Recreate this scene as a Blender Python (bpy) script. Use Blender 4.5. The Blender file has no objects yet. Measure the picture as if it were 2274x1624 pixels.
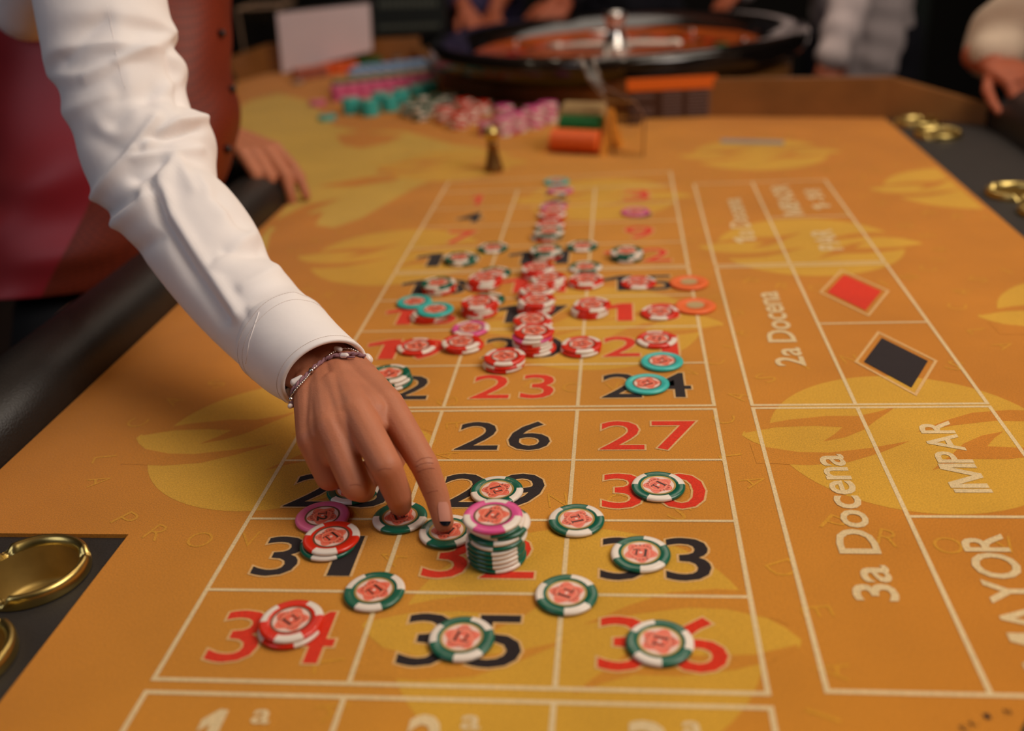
import bpy, bmesh, math, random
from mathutils import Vector, Matrix, Euler
from mathutils.bvhtree import BVHTree
from mathutils.geometry import tessellate_polygon
random.seed(7)
PI = math.pi
D = bpy.data
C = bpy.context.scene.collection
H = 0.85                      # height of the gaming table's cloth above the floor (the scene is built with the cloth at z=0, then lifted)

# ---------------------------------------------------------------- camera, world, lights, exposure
CAM = Vector((0.27387, -0.42228, 0.39652))
EUL = Euler((1.135423, 0.05859, 0.096652), 'XYZ')
cam = D.cameras.new('camera'); cam.lens = 35; cam.sensor_width = 36; cam.clip_start = 0.01
cam.dof.use_dof = True; cam.dof.focus_distance = 0.755; cam.dof.aperture_fstop = 2.9
camo = D.objects.new('camera', cam); C.objects.link(camo)
camo.location = CAM; camo.rotation_euler = EUL
sc = bpy.context.scene; sc.camera = camo
sc.view_settings.view_transform = 'Standard'; sc.view_settings.look = 'None'
sc.view_settings.gamma = 1; sc.view_settings.exposure = 0.0; sc.view_settings.use_curve_mapping = False
sc.cycles.use_denoising = True
w = D.worlds.new('world'); sc.world = w; w.use_nodes = True
w.node_tree.nodes['Background'].inputs[0].default_value = (0.75, 0.62, 0.55, 1)
w.node_tree.nodes['Background'].inputs[1].default_value = 0.12
def area(name, loc, size, power, col, target=(0.2, 0.5, 0), sy=None):
    l = D.lights.new(name, 'AREA'); l.energy = power; l.color = col; l.size = size
    if sy: l.shape = 'RECTANGLE'; l.size_y = sy
    o = D.objects.new(name, l); C.objects.link(o); o.location = loc
    o.rotation_euler = (Vector(target) - Vector(loc)).to_track_quat('-Z', 'Y').to_euler()
    return o
WARM = (1.0, 0.80, 0.60)
area('ceiling_and_fill_light', (1.25, 0.35, 1.9), 1.8, 36, (1.0, 0.86, 0.70))
area('ceiling_and_fill_light', (1.6, -0.2, 1.35), 0.8, 12, (1.0, 0.88, 0.80), (0.0, 0.4, 0))
area('ceiling_and_fill_light', (-1.3, -0.9, 1.3), 1.0, 6, (0.84, 0.86, 1.0), (-0.1, 0.5, 0.1))  # added cool fill from the left, not a fixture of the room
area('ceiling_and_fill_light', (0.6, 3.0, 1.95), 1.2, 8, (1.0, 0.86, 0.72), (0.5, 3.0, 0))  # added rear light to brighten the people behind the wheel, no fixture there
for i, (x, y) in enumerate([(-0.25, 1.35), (0.05, 1.5), (0.35, 1.45), (0.72, 1.55), (0.2, 2.1), (0.75, 2.2), (-0.3, 2.3), (-0.9, 1.6)]):
    l = D.lights.new('ceiling_spot_light', 'POINT'); l.energy = 2.2; l.color = WARM; l.shadow_soft_size = 0.022
    o = D.objects.new('ceiling_spot_light', l); C.objects.link(o); o.location = (x, y, 1.8)

# ---------------------------------------------------------------- ray helpers: a photo pixel to the point where its sight line meets a real plane
ROT = EUL.to_matrix(); FPX = 2211.0
def ray(u, v): return ROT @ Vector(((u - 1137) / FPX, -(v - 812) / FPX, -1))
def at(u, v, z=0.0): d = ray(u, v); return CAM + d * ((z - CAM.z) / d.z)
def aty(u, v, y): d = ray(u, v); return CAM + d * ((y - CAM.y) / d.y)
def atx(u, v, x): d = ray(u, v); return CAM + d * ((x - CAM.x) / d.x)
def atd(u, v, dist): return CAM + ray(u, v) * dist
def pix(p):
    c = ROT.transposed() @ (Vector(p) - CAM); return 1137 + FPX * c.x / -c.z, 812 - FPX * c.y / -c.z

# ---------------------------------------------------------------- materials
def lin(c): return tuple(((x / 255) / 12.92 if x / 255 <= 0.04045 else ((x / 255 + 0.055) / 1.055) ** 2.4) for x in c)
MATS = {}
def mat(name, rgb, rough=0.6, metal=0, spec=0.5, noise=0.0, nscale=30, bump=0, bscale=200, coat=0, trans=0, ior=1.45, sub=0, subr=None, alpha=1, sheen=0, kind='noise'):
    if name in MATS: return MATS[name]
    m = D.materials.new(name); m.use_nodes = True; nt = m.node_tree; b = nt.nodes['Principled BSDF']
    col = lin(rgb) + (1,)
    b.inputs['Base Color'].default_value = col; b.inputs['Roughness'].default_value = rough
    b.inputs['Metallic'].default_value = metal; b.inputs['Specular IOR Level'].default_value = spec
    b.inputs['Coat Weight'].default_value = coat; b.inputs['Coat Roughness'].default_value = 0.12
    b.inputs['Transmission Weight'].default_value = trans; b.inputs['IOR'].default_value = ior
    b.inputs['Subsurface Weight'].default_value = sub; b.inputs['Sheen Weight'].default_value = sheen
    if sub: b.inputs['Subsurface Radius'].default_value = subr or (0.006, 0.002, 0.001); b.inputs['Subsurface Scale'].default_value = 1
    b.inputs['Alpha'].default_value = alpha
    tc = nt.nodes.new('ShaderNodeTexCoord')
    if noise:
        n = nt.nodes.new('ShaderNodeTexNoise'); n.inputs['Scale'].default_value = nscale; n.inputs['Detail'].default_value = 6
        nt.links.new(tc.outputs['Object'], n.inputs['Vector'])
        r = nt.nodes.new('ShaderNodeMapRange'); r.inputs[1].default_value = 0.3; r.inputs[2].default_value = 0.7
        r.inputs[3].default_value = 1 - noise; r.inputs[4].default_value = 1 + noise
        nt.links.new(n.outputs[0], r.inputs[0])
        mx = nt.nodes.new('ShaderNodeVectorMath'); mx.operation = 'SCALE'; mx.inputs[0].default_value = col[:3]
        nt.links.new(r.outputs[0], mx.inputs['Scale']); nt.links.new(mx.outputs[0], b.inputs['Base Color'])
    if bump:
        n2 = nt.nodes.new('ShaderNodeTexNoise'); n2.inputs['Scale'].default_value = bscale; n2.inputs['Detail'].default_value = 4
        nt.links.new(tc.outputs['Object'], n2.inputs['Vector'])
        bp = nt.nodes.new('ShaderNodeBump'); bp.inputs['Strength'].default_value = bump; bp.inputs['Distance'].default_value = 0.001
        nt.links.new(n2.outputs[0], bp.inputs['Height']); nt.links.new(bp.outputs[0], b.inputs['Normal'])
    MATS[name] = m; return m
def felt(name, rgb):            # printed baize: the same nap and mottling under every printed colour
    if name in MATS: return MATS[name]
    m = mat(name, rgb, rough=0.95, spec=0.12, noise=0.08, nscale=9, bump=0.55, bscale=1500, sheen=0.15)
    nt = m.node_tree; b = nt.nodes['Principled BSDF']
    for n in nt.nodes:
        if n.type == 'VECT_MATH':
            src = n
    tc = [n for n in nt.nodes if n.type == 'TEX_COORD'][0]
    f = nt.nodes.new('ShaderNodeTexNoise'); f.inputs['Scale'].default_value = 900; f.inputs['Detail'].default_value = 3
    nt.links.new(tc.outputs['Object'], f.inputs['Vector'])
    r = nt.nodes.new('ShaderNodeMapRange'); r.inputs[1].default_value = 0.3; r.inputs[2].default_value = 0.7; r.inputs[3].default_value = 0.82; r.inputs[4].default_value = 1.18
    nt.links.new(f.outputs[0], r.inputs[0])
    s = nt.nodes.new('ShaderNodeVectorMath'); s.operation = 'SCALE'
    nt.links.new(src.outputs[0], s.inputs[0]); nt.links.new(r.outputs[0], s.inputs['Scale']); nt.links.new(s.outputs[0], b.inputs['Base Color'])
    return m
def gradient(m, rgb2):           # the printed ground fades from orange at the sides to golden along the middle
    nt = m.node_tree; g = nt.nodes.new('ShaderNodeNewGeometry'); sp = nt.nodes.new('ShaderNodeSeparateXYZ'); nt.links.new(g.outputs['Position'], sp.inputs[0])
    a = nt.nodes.new('ShaderNodeMath'); a.operation = 'SUBTRACT'; a.inputs[1].default_value = 0.17; nt.links.new(sp.outputs[0], a.inputs[0])
    b = nt.nodes.new('ShaderNodeMath'); b.operation = 'ABSOLUTE'; nt.links.new(a.outputs[0], b.inputs[0])
    r = nt.nodes.new('ShaderNodeMapRange'); r.inputs[1].default_value = 0.05; r.inputs[2].default_value = 0.34; r.inputs[3].default_value = 1; r.inputs[4].default_value = 0; nt.links.new(b.outputs[0], r.inputs[0])
    mx = nt.nodes.new('ShaderNodeMix'); mx.data_type = 'RGBA'; v = [n for n in nt.nodes if n.type == 'VECT_MATH' and not n.inputs[0].is_linked][0]
    ca = [q for q in mx.inputs if q.name == 'A' and q.type == 'RGBA'][0]; cb = [q for q in mx.inputs if q.name == 'B' and q.type == 'RGBA'][0]; co = [q for q in mx.outputs if q.type == 'RGBA'][0]
    ca.default_value = tuple(v.inputs[0].default_value) + (1,); cb.default_value = lin(rgb2) + (1,); nt.links.new(r.outputs[0], mx.inputs[0]); nt.links.new(co, v.inputs[0])
F_OR = felt('felt_orange', (200, 127, 36)); gradient(F_OR, (207, 140, 44)); F_YE = felt('felt_yellow', (213, 161, 51)); F_LI = felt('felt_cream_line', (226, 200, 150))
F_RE = felt('felt_red', (222, 52, 22)); F_BK = felt('felt_black', (40, 30, 30)); F_HALO = felt('felt_halo', (222, 178, 116)); F_LET = felt('felt_letter', (212, 150, 42))
F_YE2 = felt('felt_pale_gold', (206, 166, 66)); F_GR = felt('felt_grey', (150, 140, 130))
M_SPOT = mat('chip_white', (238, 226, 212), 0.28, noise=0.03, coat=0.3)
M_G = mat('chip_green', (14, 98, 76), 0.25, noise=0.05, coat=0.4)
M_R = mat('chip_red', (222, 44, 22), 0.27, noise=0.05, coat=0.35)
M_P = mat('chip_pink', (226, 104, 150), 0.3, noise=0.04, coat=0.3)
M_M = mat('chip_magenta', (226, 84, 150), 0.28, noise=0.04, coat=0.3)
M_T = mat('chip_teal', (60, 190, 182), 0.28, noise=0.04, coat=0.3)
M_O = mat('chip_orange', (240, 110, 48), 0.4, noise=0.04)
M_B = mat('chip_blue', (140, 170, 205), 0.35); M_GD = mat('chip_forest', (28, 110, 50), 0.35); M_S = mat('chip_salmon', (200, 105, 75), 0.35); M_DK = mat('chip_brown', (110, 85, 80), 0.35)
M_GOLD = mat('chip_gold_ring', (190, 160, 90), 0.4, metal=0.6); M_BRZ = mat('chip_bronze_ring', (120, 84, 60), 0.5, metal=0.4)
M_PAP = mat('inlay_paper', (238, 205, 190), 0.35, coat=0.2); M_ROS = mat('inlay_rosette', (236, 104, 78), 0.35, noise=0.08, nscale=900, coat=0.2)
M_ROS2 = mat('inlay_rosette_pale', (242, 150, 120), 0.35, noise=0.1, nscale=900, coat=0.2); M_INK = mat('inlay_ink', (60, 36, 32), 0.4); M_GREYI = mat('inlay_grey', (190, 160, 110), 0.4)
M_LEA = mat('black_leather', (34, 31, 29), 0.42, spec=0.45, noise=0.15, nscale=40, bump=0.5, bscale=500)
M_PAD = mat('black_vinyl_pad', (44, 40, 38), 0.6, noise=0.1, bump=0.4, bscale=800)
M_BRASS = mat('brass', (208, 184, 112), 0.30, metal=1, noise=0.08, nscale=60, bump=0.05, bscale=300)
M_WOOD = mat('brown_wood', (134, 87, 43), 0.45, noise=0.25, nscale=8, coat=0.2)
M_LACQ = mat('black_lacquer', (18, 14, 13), 0.08, spec=0.6, coat=0.6); M_WWD = mat('wheel_wood', (185, 84, 22), 0.25, noise=0.15, nscale=20, coat=0.5)
M_CHR = mat('chrome', (215, 212, 210), 0.18, metal=1); M_BRSDARK = mat('aged_brass', (150, 110, 60), 0.32, metal=0.9, noise=0.15)
M_SKIN = mat('skin', (192, 122, 90), 0.5, spec=0.4, noise=0.05, nscale=60, bump=0.25, bscale=700, sub=0.12)
M_SKIN2 = mat('skin_ruddy', (178, 96, 66), 0.55, noise=0.06, sub=0.08)
M_NAIL = mat('nail', (214, 150, 130), 0.25, coat=0.5); M_NAILB = mat('nail_polish', (26, 28, 38), 0.15, coat=0.6)
M_SHIRT = mat('white_cotton', (250, 244, 242), 0.8, noise=0.02, nscale=40, bump=0.6, bscale=38, sheen=0.1)
M_STI = mat('stitch_thread', (228, 216, 210), 0.8)
M_VEST = mat('maroon_satin', (158, 24, 34), 0.42, noise=0.15, nscale=6, bump=0.2, bscale=900, sheen=0.2)
M_TROU = mat('black_trousers', (30, 28, 27), 0.85, noise=0.1)
M_HAIR = mat('dark_hair', (30, 20, 16), 0.5, bump=0.5, bscale=300)
M_CORD = mat('mauve_cord', (150, 108, 116), 0.8, bump=0.5, bscale=1500); M_SHELL = mat('white_shell', (240, 228, 222), 0.3, coat=0.3)
M_ACR = mat('clear_acrylic', (252, 248, 244), 0.03, trans=1.0, ior=1.30)
M_PAPER = mat('white_paper', (232, 214, 218), 0.7, noise=0.03, nscale=12)
M_DKSIGN = mat('dark_panel', (24, 30, 28), 0.5); M_GTXT = mat('panel_grey_text', (86, 92, 84), 0.6); M_STXT = mat('sign_grey_text', (128, 104, 98), 0.6)
M_SORG = mat('sign_orange', (224, 104, 24), 0.5); M_SBRN = mat('sign_brown', (62, 34, 22), 0.5)
M_GSH = mat('grey_shirt', (214, 200, 202), 0.85, noise=0.08, nscale=5); M_WSH = mat('cream_shirt', (214, 194, 172), 0.85, noise=0.06, nscale=6)
M_NAVY = mat('navy_cloth', (18, 18, 30), 0.9); M_VIO = mat('violet_cloth', (70, 62, 100), 0.9, noise=0.15, nscale=12)
M_WALL = mat('dark_wall', (26, 24, 22), 0.9, noise=0.2, nscale=3); M_FLOOR = mat('dark_carpet', (40, 26, 22), 0.95, noise=0.3, nscale=25, bump=0.4)
M_CEIL = mat('ceiling_paint', (190, 170, 150), 0.9, noise=0.05); M_PIL = mat('teal_pillar', (24, 34, 32), 0.8, noise=0.1)
# vest front: woven rust cloth with a fine raised dot pattern
def vest_front():
    m = mat('rust_brocade', (118, 40, 16), 0.55, noise=0.12, nscale=8); nt = m.node_tree; b = nt.nodes['Principled BSDF']
    src = [n for n in nt.nodes if n.type == 'VECT_MATH'][0]; tc = [n for n in nt.nodes if n.type == 'TEX_COORD'][0]
    mp = nt.nodes.new('ShaderNodeMapping'); mp.inputs['Rotation'].default_value = (0.5, 0.4, 0.9); mp.inputs['Scale'].default_value = (170, 170, 230)
    vo = nt.nodes.new('ShaderNodeTexVoronoi'); vo.inputs['Randomness'].default_value = 0.05; vo.inputs['Scale'].default_value = 1.0
    nt.links.new(tc.outputs['Object'], mp.inputs[0]); nt.links.new(mp.outputs[0], vo.inputs['Vector'])
    r = nt.nodes.new('ShaderNodeMapRange'); r.inputs[1].default_value = 0.25; r.inputs[2].default_value = 0.45; r.inputs[3].default_value = 1.5; r.inputs[4].default_value = 0.85
    nt.links.new(vo.outputs['Distance'], r.inputs[0])
    s = nt.nodes.new('ShaderNodeVectorMath'); s.operation = 'SCALE'; nt.links.new(src.outputs[0], s.inputs[0]); nt.links.new(r.outputs[0], s.inputs['Scale']); nt.links.new(s.outputs[0], b.inputs['Base Color'])
    return m
M_RUST = vest_front()

# ---------------------------------------------------------------- object helpers
def mesh_from(bm, name, mats, smooth=False):
    me = D.meshes.new(name); bm.to_mesh(me); bm.free()
    for m in (mats if isinstance(mats, (list, tuple)) else [mats]): me.materials.append(m)
    if smooth:
        for p in me.polygons: p.use_smooth = True
    return me
def obj(name, me, parent=None, label=None, cat=None, group=None, kind=None, loc=None):
    o = D.objects.new(name, me); C.objects.link(o)
    if parent: o.parent = parent
    if label: o['label'] = label
    if cat: o['category'] = cat
    if group: o['group'] = group
    if kind: o['kind'] = kind
    if loc is not None: o.location = loc
    return o
def thing(name, label, cat, loc=(0, 0, 0), group=None): return obj(name, None, None, label, cat, group, None, loc)
def tess(bm, vs, mi=0, flip=False):          # safe fill of a concave outline
    out = []
    for t in tessellate_polygon([[v.co for v in vs]]):
        q = [vs[k] for k in t]; a, b, c = (v.co for v in q)
        up = (b - a).cross(c - a).z > 0
        if up == flip: q = q[::-1]
        try: f = bm.faces.new(q); f.material_index = mi; out.append(f)
        except ValueError: pass
    return out
def poly(bm, pts, z=None, mi=0):
    vs = [bm.verts.new((p[0], p[1], p[2] if z is None else z)) for p in pts]
    if len(vs) > 4: return tess(bm, vs, mi)
    f = bm.faces.new(vs); f.material_index = mi; return f
def prism(bm, pts, z0, z1, mi=0):
    n = len(pts)
    a = [bm.verts.new((p[0], p[1], z0)) for p in pts]; b = [bm.verts.new((p[0], p[1], z1)) for p in pts]
    fs = [bm.faces.new(b), bm.faces.new(a[::-1])] if n <= 4 else tess(bm, b) + tess(bm, a, 0, True)
    for i in range(n): fs.append(bm.faces.new((a[i], a[(i + 1) % n], b[(i + 1) % n], b[i])))
    for f in fs: f.material_index = mi
def box(bm, x0, x1, y0, y1, z0, z1, mi=0): prism(bm, [(x0, y0), (x1, y0), (x1, y1), (x0, y1)], z0, z1, mi)
def slab(bm, a, b, c, d, t, mi=0):          # a panel through four points with thickness t
    n = (b - a).cross(d - a).normalized() * t
    v = [bm.verts.new(p) for p in (a, b, c, d, a + n, b + n, c + n, d + n)]
    for q in ((3, 2, 1, 0), (4, 5, 6, 7), (0, 1, 5, 4), (1, 2, 6, 5), (2, 3, 7, 6), (3, 0, 4, 7)):
        f = bm.faces.new([v[i] for i in q]); f.material_index = mi
def lathe(bm, prof, seg=48, c=(0, 0), mi=0, a0=0, a1=2 * PI, zo=0, rfun=None):
    full = abs(a1 - a0 - 2 * PI) < 1e-6; n = seg if full else seg + 1
    rings = []
    for i in range(n):
        a = a0 + (a1 - a0) * i / seg
        rings.append([bm.verts.new((c[0] + r * math.cos(a), c[1] + r * math.sin(a), z + zo + (rfun(a, r, z) if rfun else 0))) for r, z in prof])
    for i in range(seg):
        A, B = rings[i], rings[(i + 1) % n]
        for j in range(len(prof) - 1):
            try: f = bm.faces.new((A[j], B[j], B[j + 1], A[j + 1])); f.material_index = mi
            except ValueError: pass
    return rings
def capsule(bm, p0, r0, p1, r1, seg=14, flat=1.0, up=None):
    p0 = Vector(p0); p1 = Vector(p1); d = p1 - p0; L = d.length or 1e-6; d = d / L
    u = Vector(up) if up is not None else Vector((0, 0, 1))
    if abs(u.dot(d)) > 0.95: u = Vector((1, 0, 0))
    e1 = d.cross(u).normalized(); e2 = e1.cross(d)
    prof = [(-math.cos(t) * r0, math.sin(t) * r0) for t in [PI / 2 * k / 4 for k in range(0, 5)]] + [(L + math.sin(t) * r1, math.cos(t) * r1) for t in [PI / 2 * k / 4 for k in range(0, 5)]]
    prev = None
    for s, r in prof:
        if r < 1e-6: ring = [bm.verts.new(p0 + d * s)]
        else: ring = [bm.verts.new(p0 + d * s + e1 * (r * math.cos(a)) + e2 * (r * flat * math.sin(a))) for a in [2 * PI * k / seg for k in range(seg)]]
        if prev:
            for k in range(seg):
                q = [prev[k % len(prev)], prev[(k + 1) % len(prev)], ring[(k + 1) % len(ring)], ring[k % len(ring)]]
                q2 = []
                for x in q:
                    if x not in q2: q2.append(x)
                if len(q2) > 2:
                    try: bm.faces.new(q2)
                    except ValueError: pass
        prev = ring
def tube(bm, pts, r, seg=8, closed=False):
    n = len(pts); pts = [Vector(p) for p in pts]; rings = []
    for i, p in enumerate(pts):
        t = (pts[(i + 1) % n] - pts[i - 1]) if (closed or 0 < i < n - 1) else (pts[1] - pts[0] if i == 0 else pts[-1] - pts[-2])
        t.normalize(); u = Vector((0.13, 0.2, 1)); e1 = t.cross(u).normalized(); e2 = e1.cross(t)
        rr = r(i) if callable(r) else r
        rings.append([bm.verts.new(p + e1 * rr * math.cos(2 * PI * k / seg) + e2 * rr * math.sin(2 * PI * k / seg)) for k in range(seg)])
    for i in range(n if closed else n - 1):
        A, B = rings[i], rings[(i + 1) % n]
        for k in range(seg): bm.faces.new((A[k], A[(k + 1) % seg], B[(k + 1) % seg], B[k]))
    if not closed: bm.faces.new(rings[0][::-1]); bm.faces.new(rings[-1])
def blob(bm, voxel, smooth=6, factor=0.5):           # fuse overlapping limbs into one continuous skin
    me = D.meshes.new('t'); bm.to_mesh(me); bm.free()
    o = D.objects.new('t', me); C.objects.link(o)
    r = o.modifiers.new('r', 'REMESH'); r.mode = 'VOXEL'; r.voxel_size = voxel
    if smooth: s = o.modifiers.new('s', 'SMOOTH'); s.iterations = smooth; s.factor = factor
    dg = bpy.context.evaluated_depsgraph_get(); dg.update()
    m2 = D.meshes.new_from_object(o.evaluated_get(dg)); D.objects.remove(o); D.meshes.remove(me)
    for p in m2.polygons: p.use_smooth = True
    m2.materials.clear()
    return m2
GLY = {'1': ([(0.42, 0), (0.74, 0), (0.74, 1), (0.50, 1), (0.08, 0.80), (0.08, 0.62), (0.42, 0.74)]),
       'M': ([(0, 0), (0.15, 0), (0.15, 0.72), (0.43, 0), (0.57, 0), (0.85, 0.72), (0.85, 0), (1, 0), (1, 1), (0.80, 1), (0.50, 0.24), (0.20, 1), (0, 1)])}
_GC = {}
def glyph(ch, stroke, offset):
    """(verts, faces, bbox of the plain letter); stroke > 0 gives the letter's outline as a thin ribbon"""
    key = (ch, stroke, offset)
    if key in _GC: return _GC[key]
    if ch in GLY:
        bm = bmesh.new(); P = [(x * 0.62 if ch == '1' else x * 0.9, y * 0.72) for x, y in GLY[ch]]
        if stroke: tube(bm, [(x, y, 0) for x, y in P], stroke, 6, True)
        else: poly(bm, P, 0.0)
        m = D.meshes.new('g'); bm.to_mesh(m); bm.free(); b = (0, 0.62 if ch == '1' else 0.9, 0, 0.72)
    else:
        cu = D.curves.new('t', 'FONT'); cu.body = ch; cu.resolution_u = 3; cu.fill_mode = 'FRONT'
        o = D.objects.new('t', cu); C.objects.link(o)
        def ev(): dg = bpy.context.evaluated_depsgraph_get(); dg.update(); return D.meshes.new_from_object(o.evaluated_get(dg))
        m0 = ev(); xs = [v.co.x for v in m0.vertices]; ys = [v.co.y for v in m0.vertices]; b = (min(xs), max(xs), min(ys), max(ys)); m = m0
        if stroke: cu.fill_mode = 'NONE'; cu.bevel_depth = stroke; cu.bevel_resolution = 1; m = ev()
        elif offset: cu.offset = offset; m = ev()
        D.objects.remove(o)
    r = ([tuple(v.co) for v in m.vertices], [tuple(p.vertices) for p in m.polygons], b); _GC[key] = r; return r
def text_mesh(body, rect, z, rot=0, offset=0.0, stroke=0.0, mono=False):
    """flat lettering fitted into rect=(x0,x1,y0,y1) on the cloth; rot=90 reads away from the camera"""
    G = [None if c == ' ' else glyph(c, stroke, offset) for c in body]; x = 0; lay = []; lo = 0
    for c, g in zip(body, G):
        if g is None: x += 0.25; continue
        w_ = g[2][1] - g[2][0]
        if mono: lay.append((x + (0.49 - w_) / 2 - g[2][0], g)); x += 0.535
        else: lay.append((x - g[2][0], g)); x += w_ + 0.07
    if mono and len(body) > 1: X0, X1 = 0.025, x - 0.07
    else: X0 = lay[0][0] + lay[0][1][2][0]; X1 = lay[-1][0] + lay[-1][1][2][1]
    Y0 = min(g[2][2] for _, g in lay); Y1 = max(g[2][3] for _, g in lay); V = []; F = []; x0, x1, y0, y1 = rect
    for dx, g in lay:
        k = len(V); F += [tuple(i + k for i in f) for f in g[1]]
        for vx, vy, vz in g[0]:
            a = (vx + dx - X0) / (X1 - X0); b = (vy - Y0) / (Y1 - Y0); zz = z + vz * 0.0015
            V.append((x1 - b * (x1 - x0), y0 + a * (y1 - y0), zz) if rot == 90 else (x0 + a * (x1 - x0), y0 + b * (y1 - y0), zz))
    m = D.meshes.new('lettering'); m.from_pydata(V, [], F); return m
def flat(name, me, m, parent, label=None): me.materials.append(m); return obj(name, me, parent, label)

W1_ = 'zero one two three four five six seven eight nine ten eleven twelve thirteen fourteen fifteen sixteen seventeen eighteen nineteen twenty'.split()
def numw(n): return W1_[n] if n <= 20 else ('twenty' if n < 30 else 'thirty') + ('-' + W1_[n % 10] if n % 10 else '')
def words(t):
    import re
    return re.sub(r'\d+', lambda m: numw(int(m.group())), t)

# ================================================================ the room
def structure(name, bm, m): o = obj(name, mesh_from(bm, name, m)); o['kind'] = 'structure'; return o
bm = bmesh.new(); box(bm, -4, 4, -3, 5.5, -H - 0.05, -H); structure('floor', bm, M_FLOOR)
bm = bmesh.new(); box(bm, -4, 4, -3, 5.5, 2.15, 2.2); structure('ceiling', bm, M_CEIL)
bm = bmesh.new(); box(bm, -4, 4, 5.5, 5.6, -H, 2.15); structure('wall_back', bm, M_WALL)
bm = bmesh.new(); box(bm, -4.1, -4, -3, 5.5, -H, 2.15); structure('wall_left', bm, M_WALL)
bm = bmesh.new(); box(bm, 4, 4.1, -3, 5.5, -H, 2.15); structure('wall_right', bm, M_WALL)
bm = bmesh.new(); box(bm, -4, 4, -3.1, -3, -H, 2.15); structure('wall_front', bm, M_WALL)
bm = bmesh.new(); a = aty(2005, 100, 4.2); b = aty(2056, 100, 4.2); box(bm, a.x, b.x, 4.2, 4.35, -H, 2.15); structure('trim_1', bm, M_PIL)

# ================================================================ the gaming table
WCX, WCY = 0.262, 2.02
table = thing('roulette_table', 'long roulette table with orange and gold printed cloth and black padded rails', 'gaming table')
wallb = [Vector((0.752, 1.475, 0)), Vector((0.46, 1.545, 0)), Vector((0.292, 1.584, 0)), Vector((0.143, 1.70, 0)), Vector((-0.02, 1.84, 0)), Vector((-0.15, 1.99, 0)), Vector((-0.22, 2.20, 0)), Vector((-0.30, 2.42, 0))]
leftb = [(-0.70, 2.42), (-0.76, 2.26), (-0.62, 1.75), (-0.42, 1.32), (-0.30, 1.16), (-0.236, 1.08)]
cloth = [(-0.236, 0.146), (-0.083, 0.146), (-0.083, -0.25), (0.742, -0.25)] + [(p.x, p.y) for p in wallb] + leftb
bm = bmesh.new(); prism(bm, cloth, -0.034, 0)
CL = obj('printed_cloth', mesh_from(bm, 'cloth', F_OR), table)
# body under the cloth
bm = bmesh.new(); ARC = [(WCX + 0.40 * math.cos(math.radians(t)), WCY + 0.40 * math.sin(math.radians(t))) for t in range(-42, 92, 8)]
prism(bm, [(-0.33, -0.25), (0.93, -0.25), (0.93, 1.41), (0.775, 1.50), (0.64, 1.53)] + ARC + [(0.10, 2.80), (-0.92, 2.80), (-0.85, 2.26), (-0.33, 1.1)], -0.19, -0.035)
obj('table_body', mesh_from(bm, 'body', M_WOOD), table)
for (x, y) in ((-0.2, -0.1), (0.8, -0.1), (0.8, 2.3), (-0.6, 2.4)):
    bm = bmesh.new(); lathe(bm, [(0.0, -0.19), (0.06, -0.19), (0.05, -0.24), (0.045, -0.5), (0.06, -H + 0.06), (0.09, -H + 0.02), (0.09, -H), (0, -H)], 24, (x, y))
    obj('leg', mesh_from(bm, 'leg', M_WOOD, True), table)
# black flat pads that carry the ashtrays
ASH = [((-0.1300, 0.099), 'brass ashtray in the black corner pad nearest the croupier', 0.5), ((-0.1340, 0.012), 'brass ashtray cut by the left edge at the near corner pad', 1.2),
       ((0.8025, 0.955), 'brass ashtray on the right pad, farther of the middle pair', 0.3), ((0.8130, 0.864), 'brass ashtray on the right pad, nearer of the middle pair', 2.2),
       ((0.795, 1.418), 'brass ashtray farthest along the right pad by the wooden apron', 1.0), ((0.803, 1.322), 'brass ashtray second from the wooden apron on the right pad', 2.0)]
def pad(outline, z, holes):
    bm = bmesh.new()
    def loop(pts):
        vs = [bm.verts.new((p[0], p[1], z)) for p in pts]; [bm.edges.new((vs[k], vs[(k + 1) % len(vs)])) for k in range(len(vs))]; return vs
    o = loop(outline)
    for c in holes: loop([(c[0] + 0.0312 * math.cos(2 * PI * k / 40), c[1] + 0.0312 * math.sin(2 * PI * k / 40)) for k in range(40)])
    bmesh.ops.triangle_fill(bm, edges=bm.edges[:], use_beauty=True, normal=(0, 0, 1))
    lo = [bm.verts.new((p[0], p[1], -0.034)) for p in outline]
    for k in range(len(o)): bm.faces.new((o[k], lo[k], lo[(k + 1) % len(o)], o[(k + 1) % len(o)]))
    return obj('ashtray_pad', mesh_from(bm, 'pad', M_PAD), table)
pad([(-0.34, -0.25), (-0.0835, -0.25), (-0.0835, 0.1455), (-0.34, 0.1455)], -0.003, [a[0] for a in ASH[:2]])
pad([(0.743, -0.25), (0.90, -0.25), (0.90, 1.40), (0.753, 1.474)], -0.002, [a[0] for a in ASH[2:]])
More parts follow.
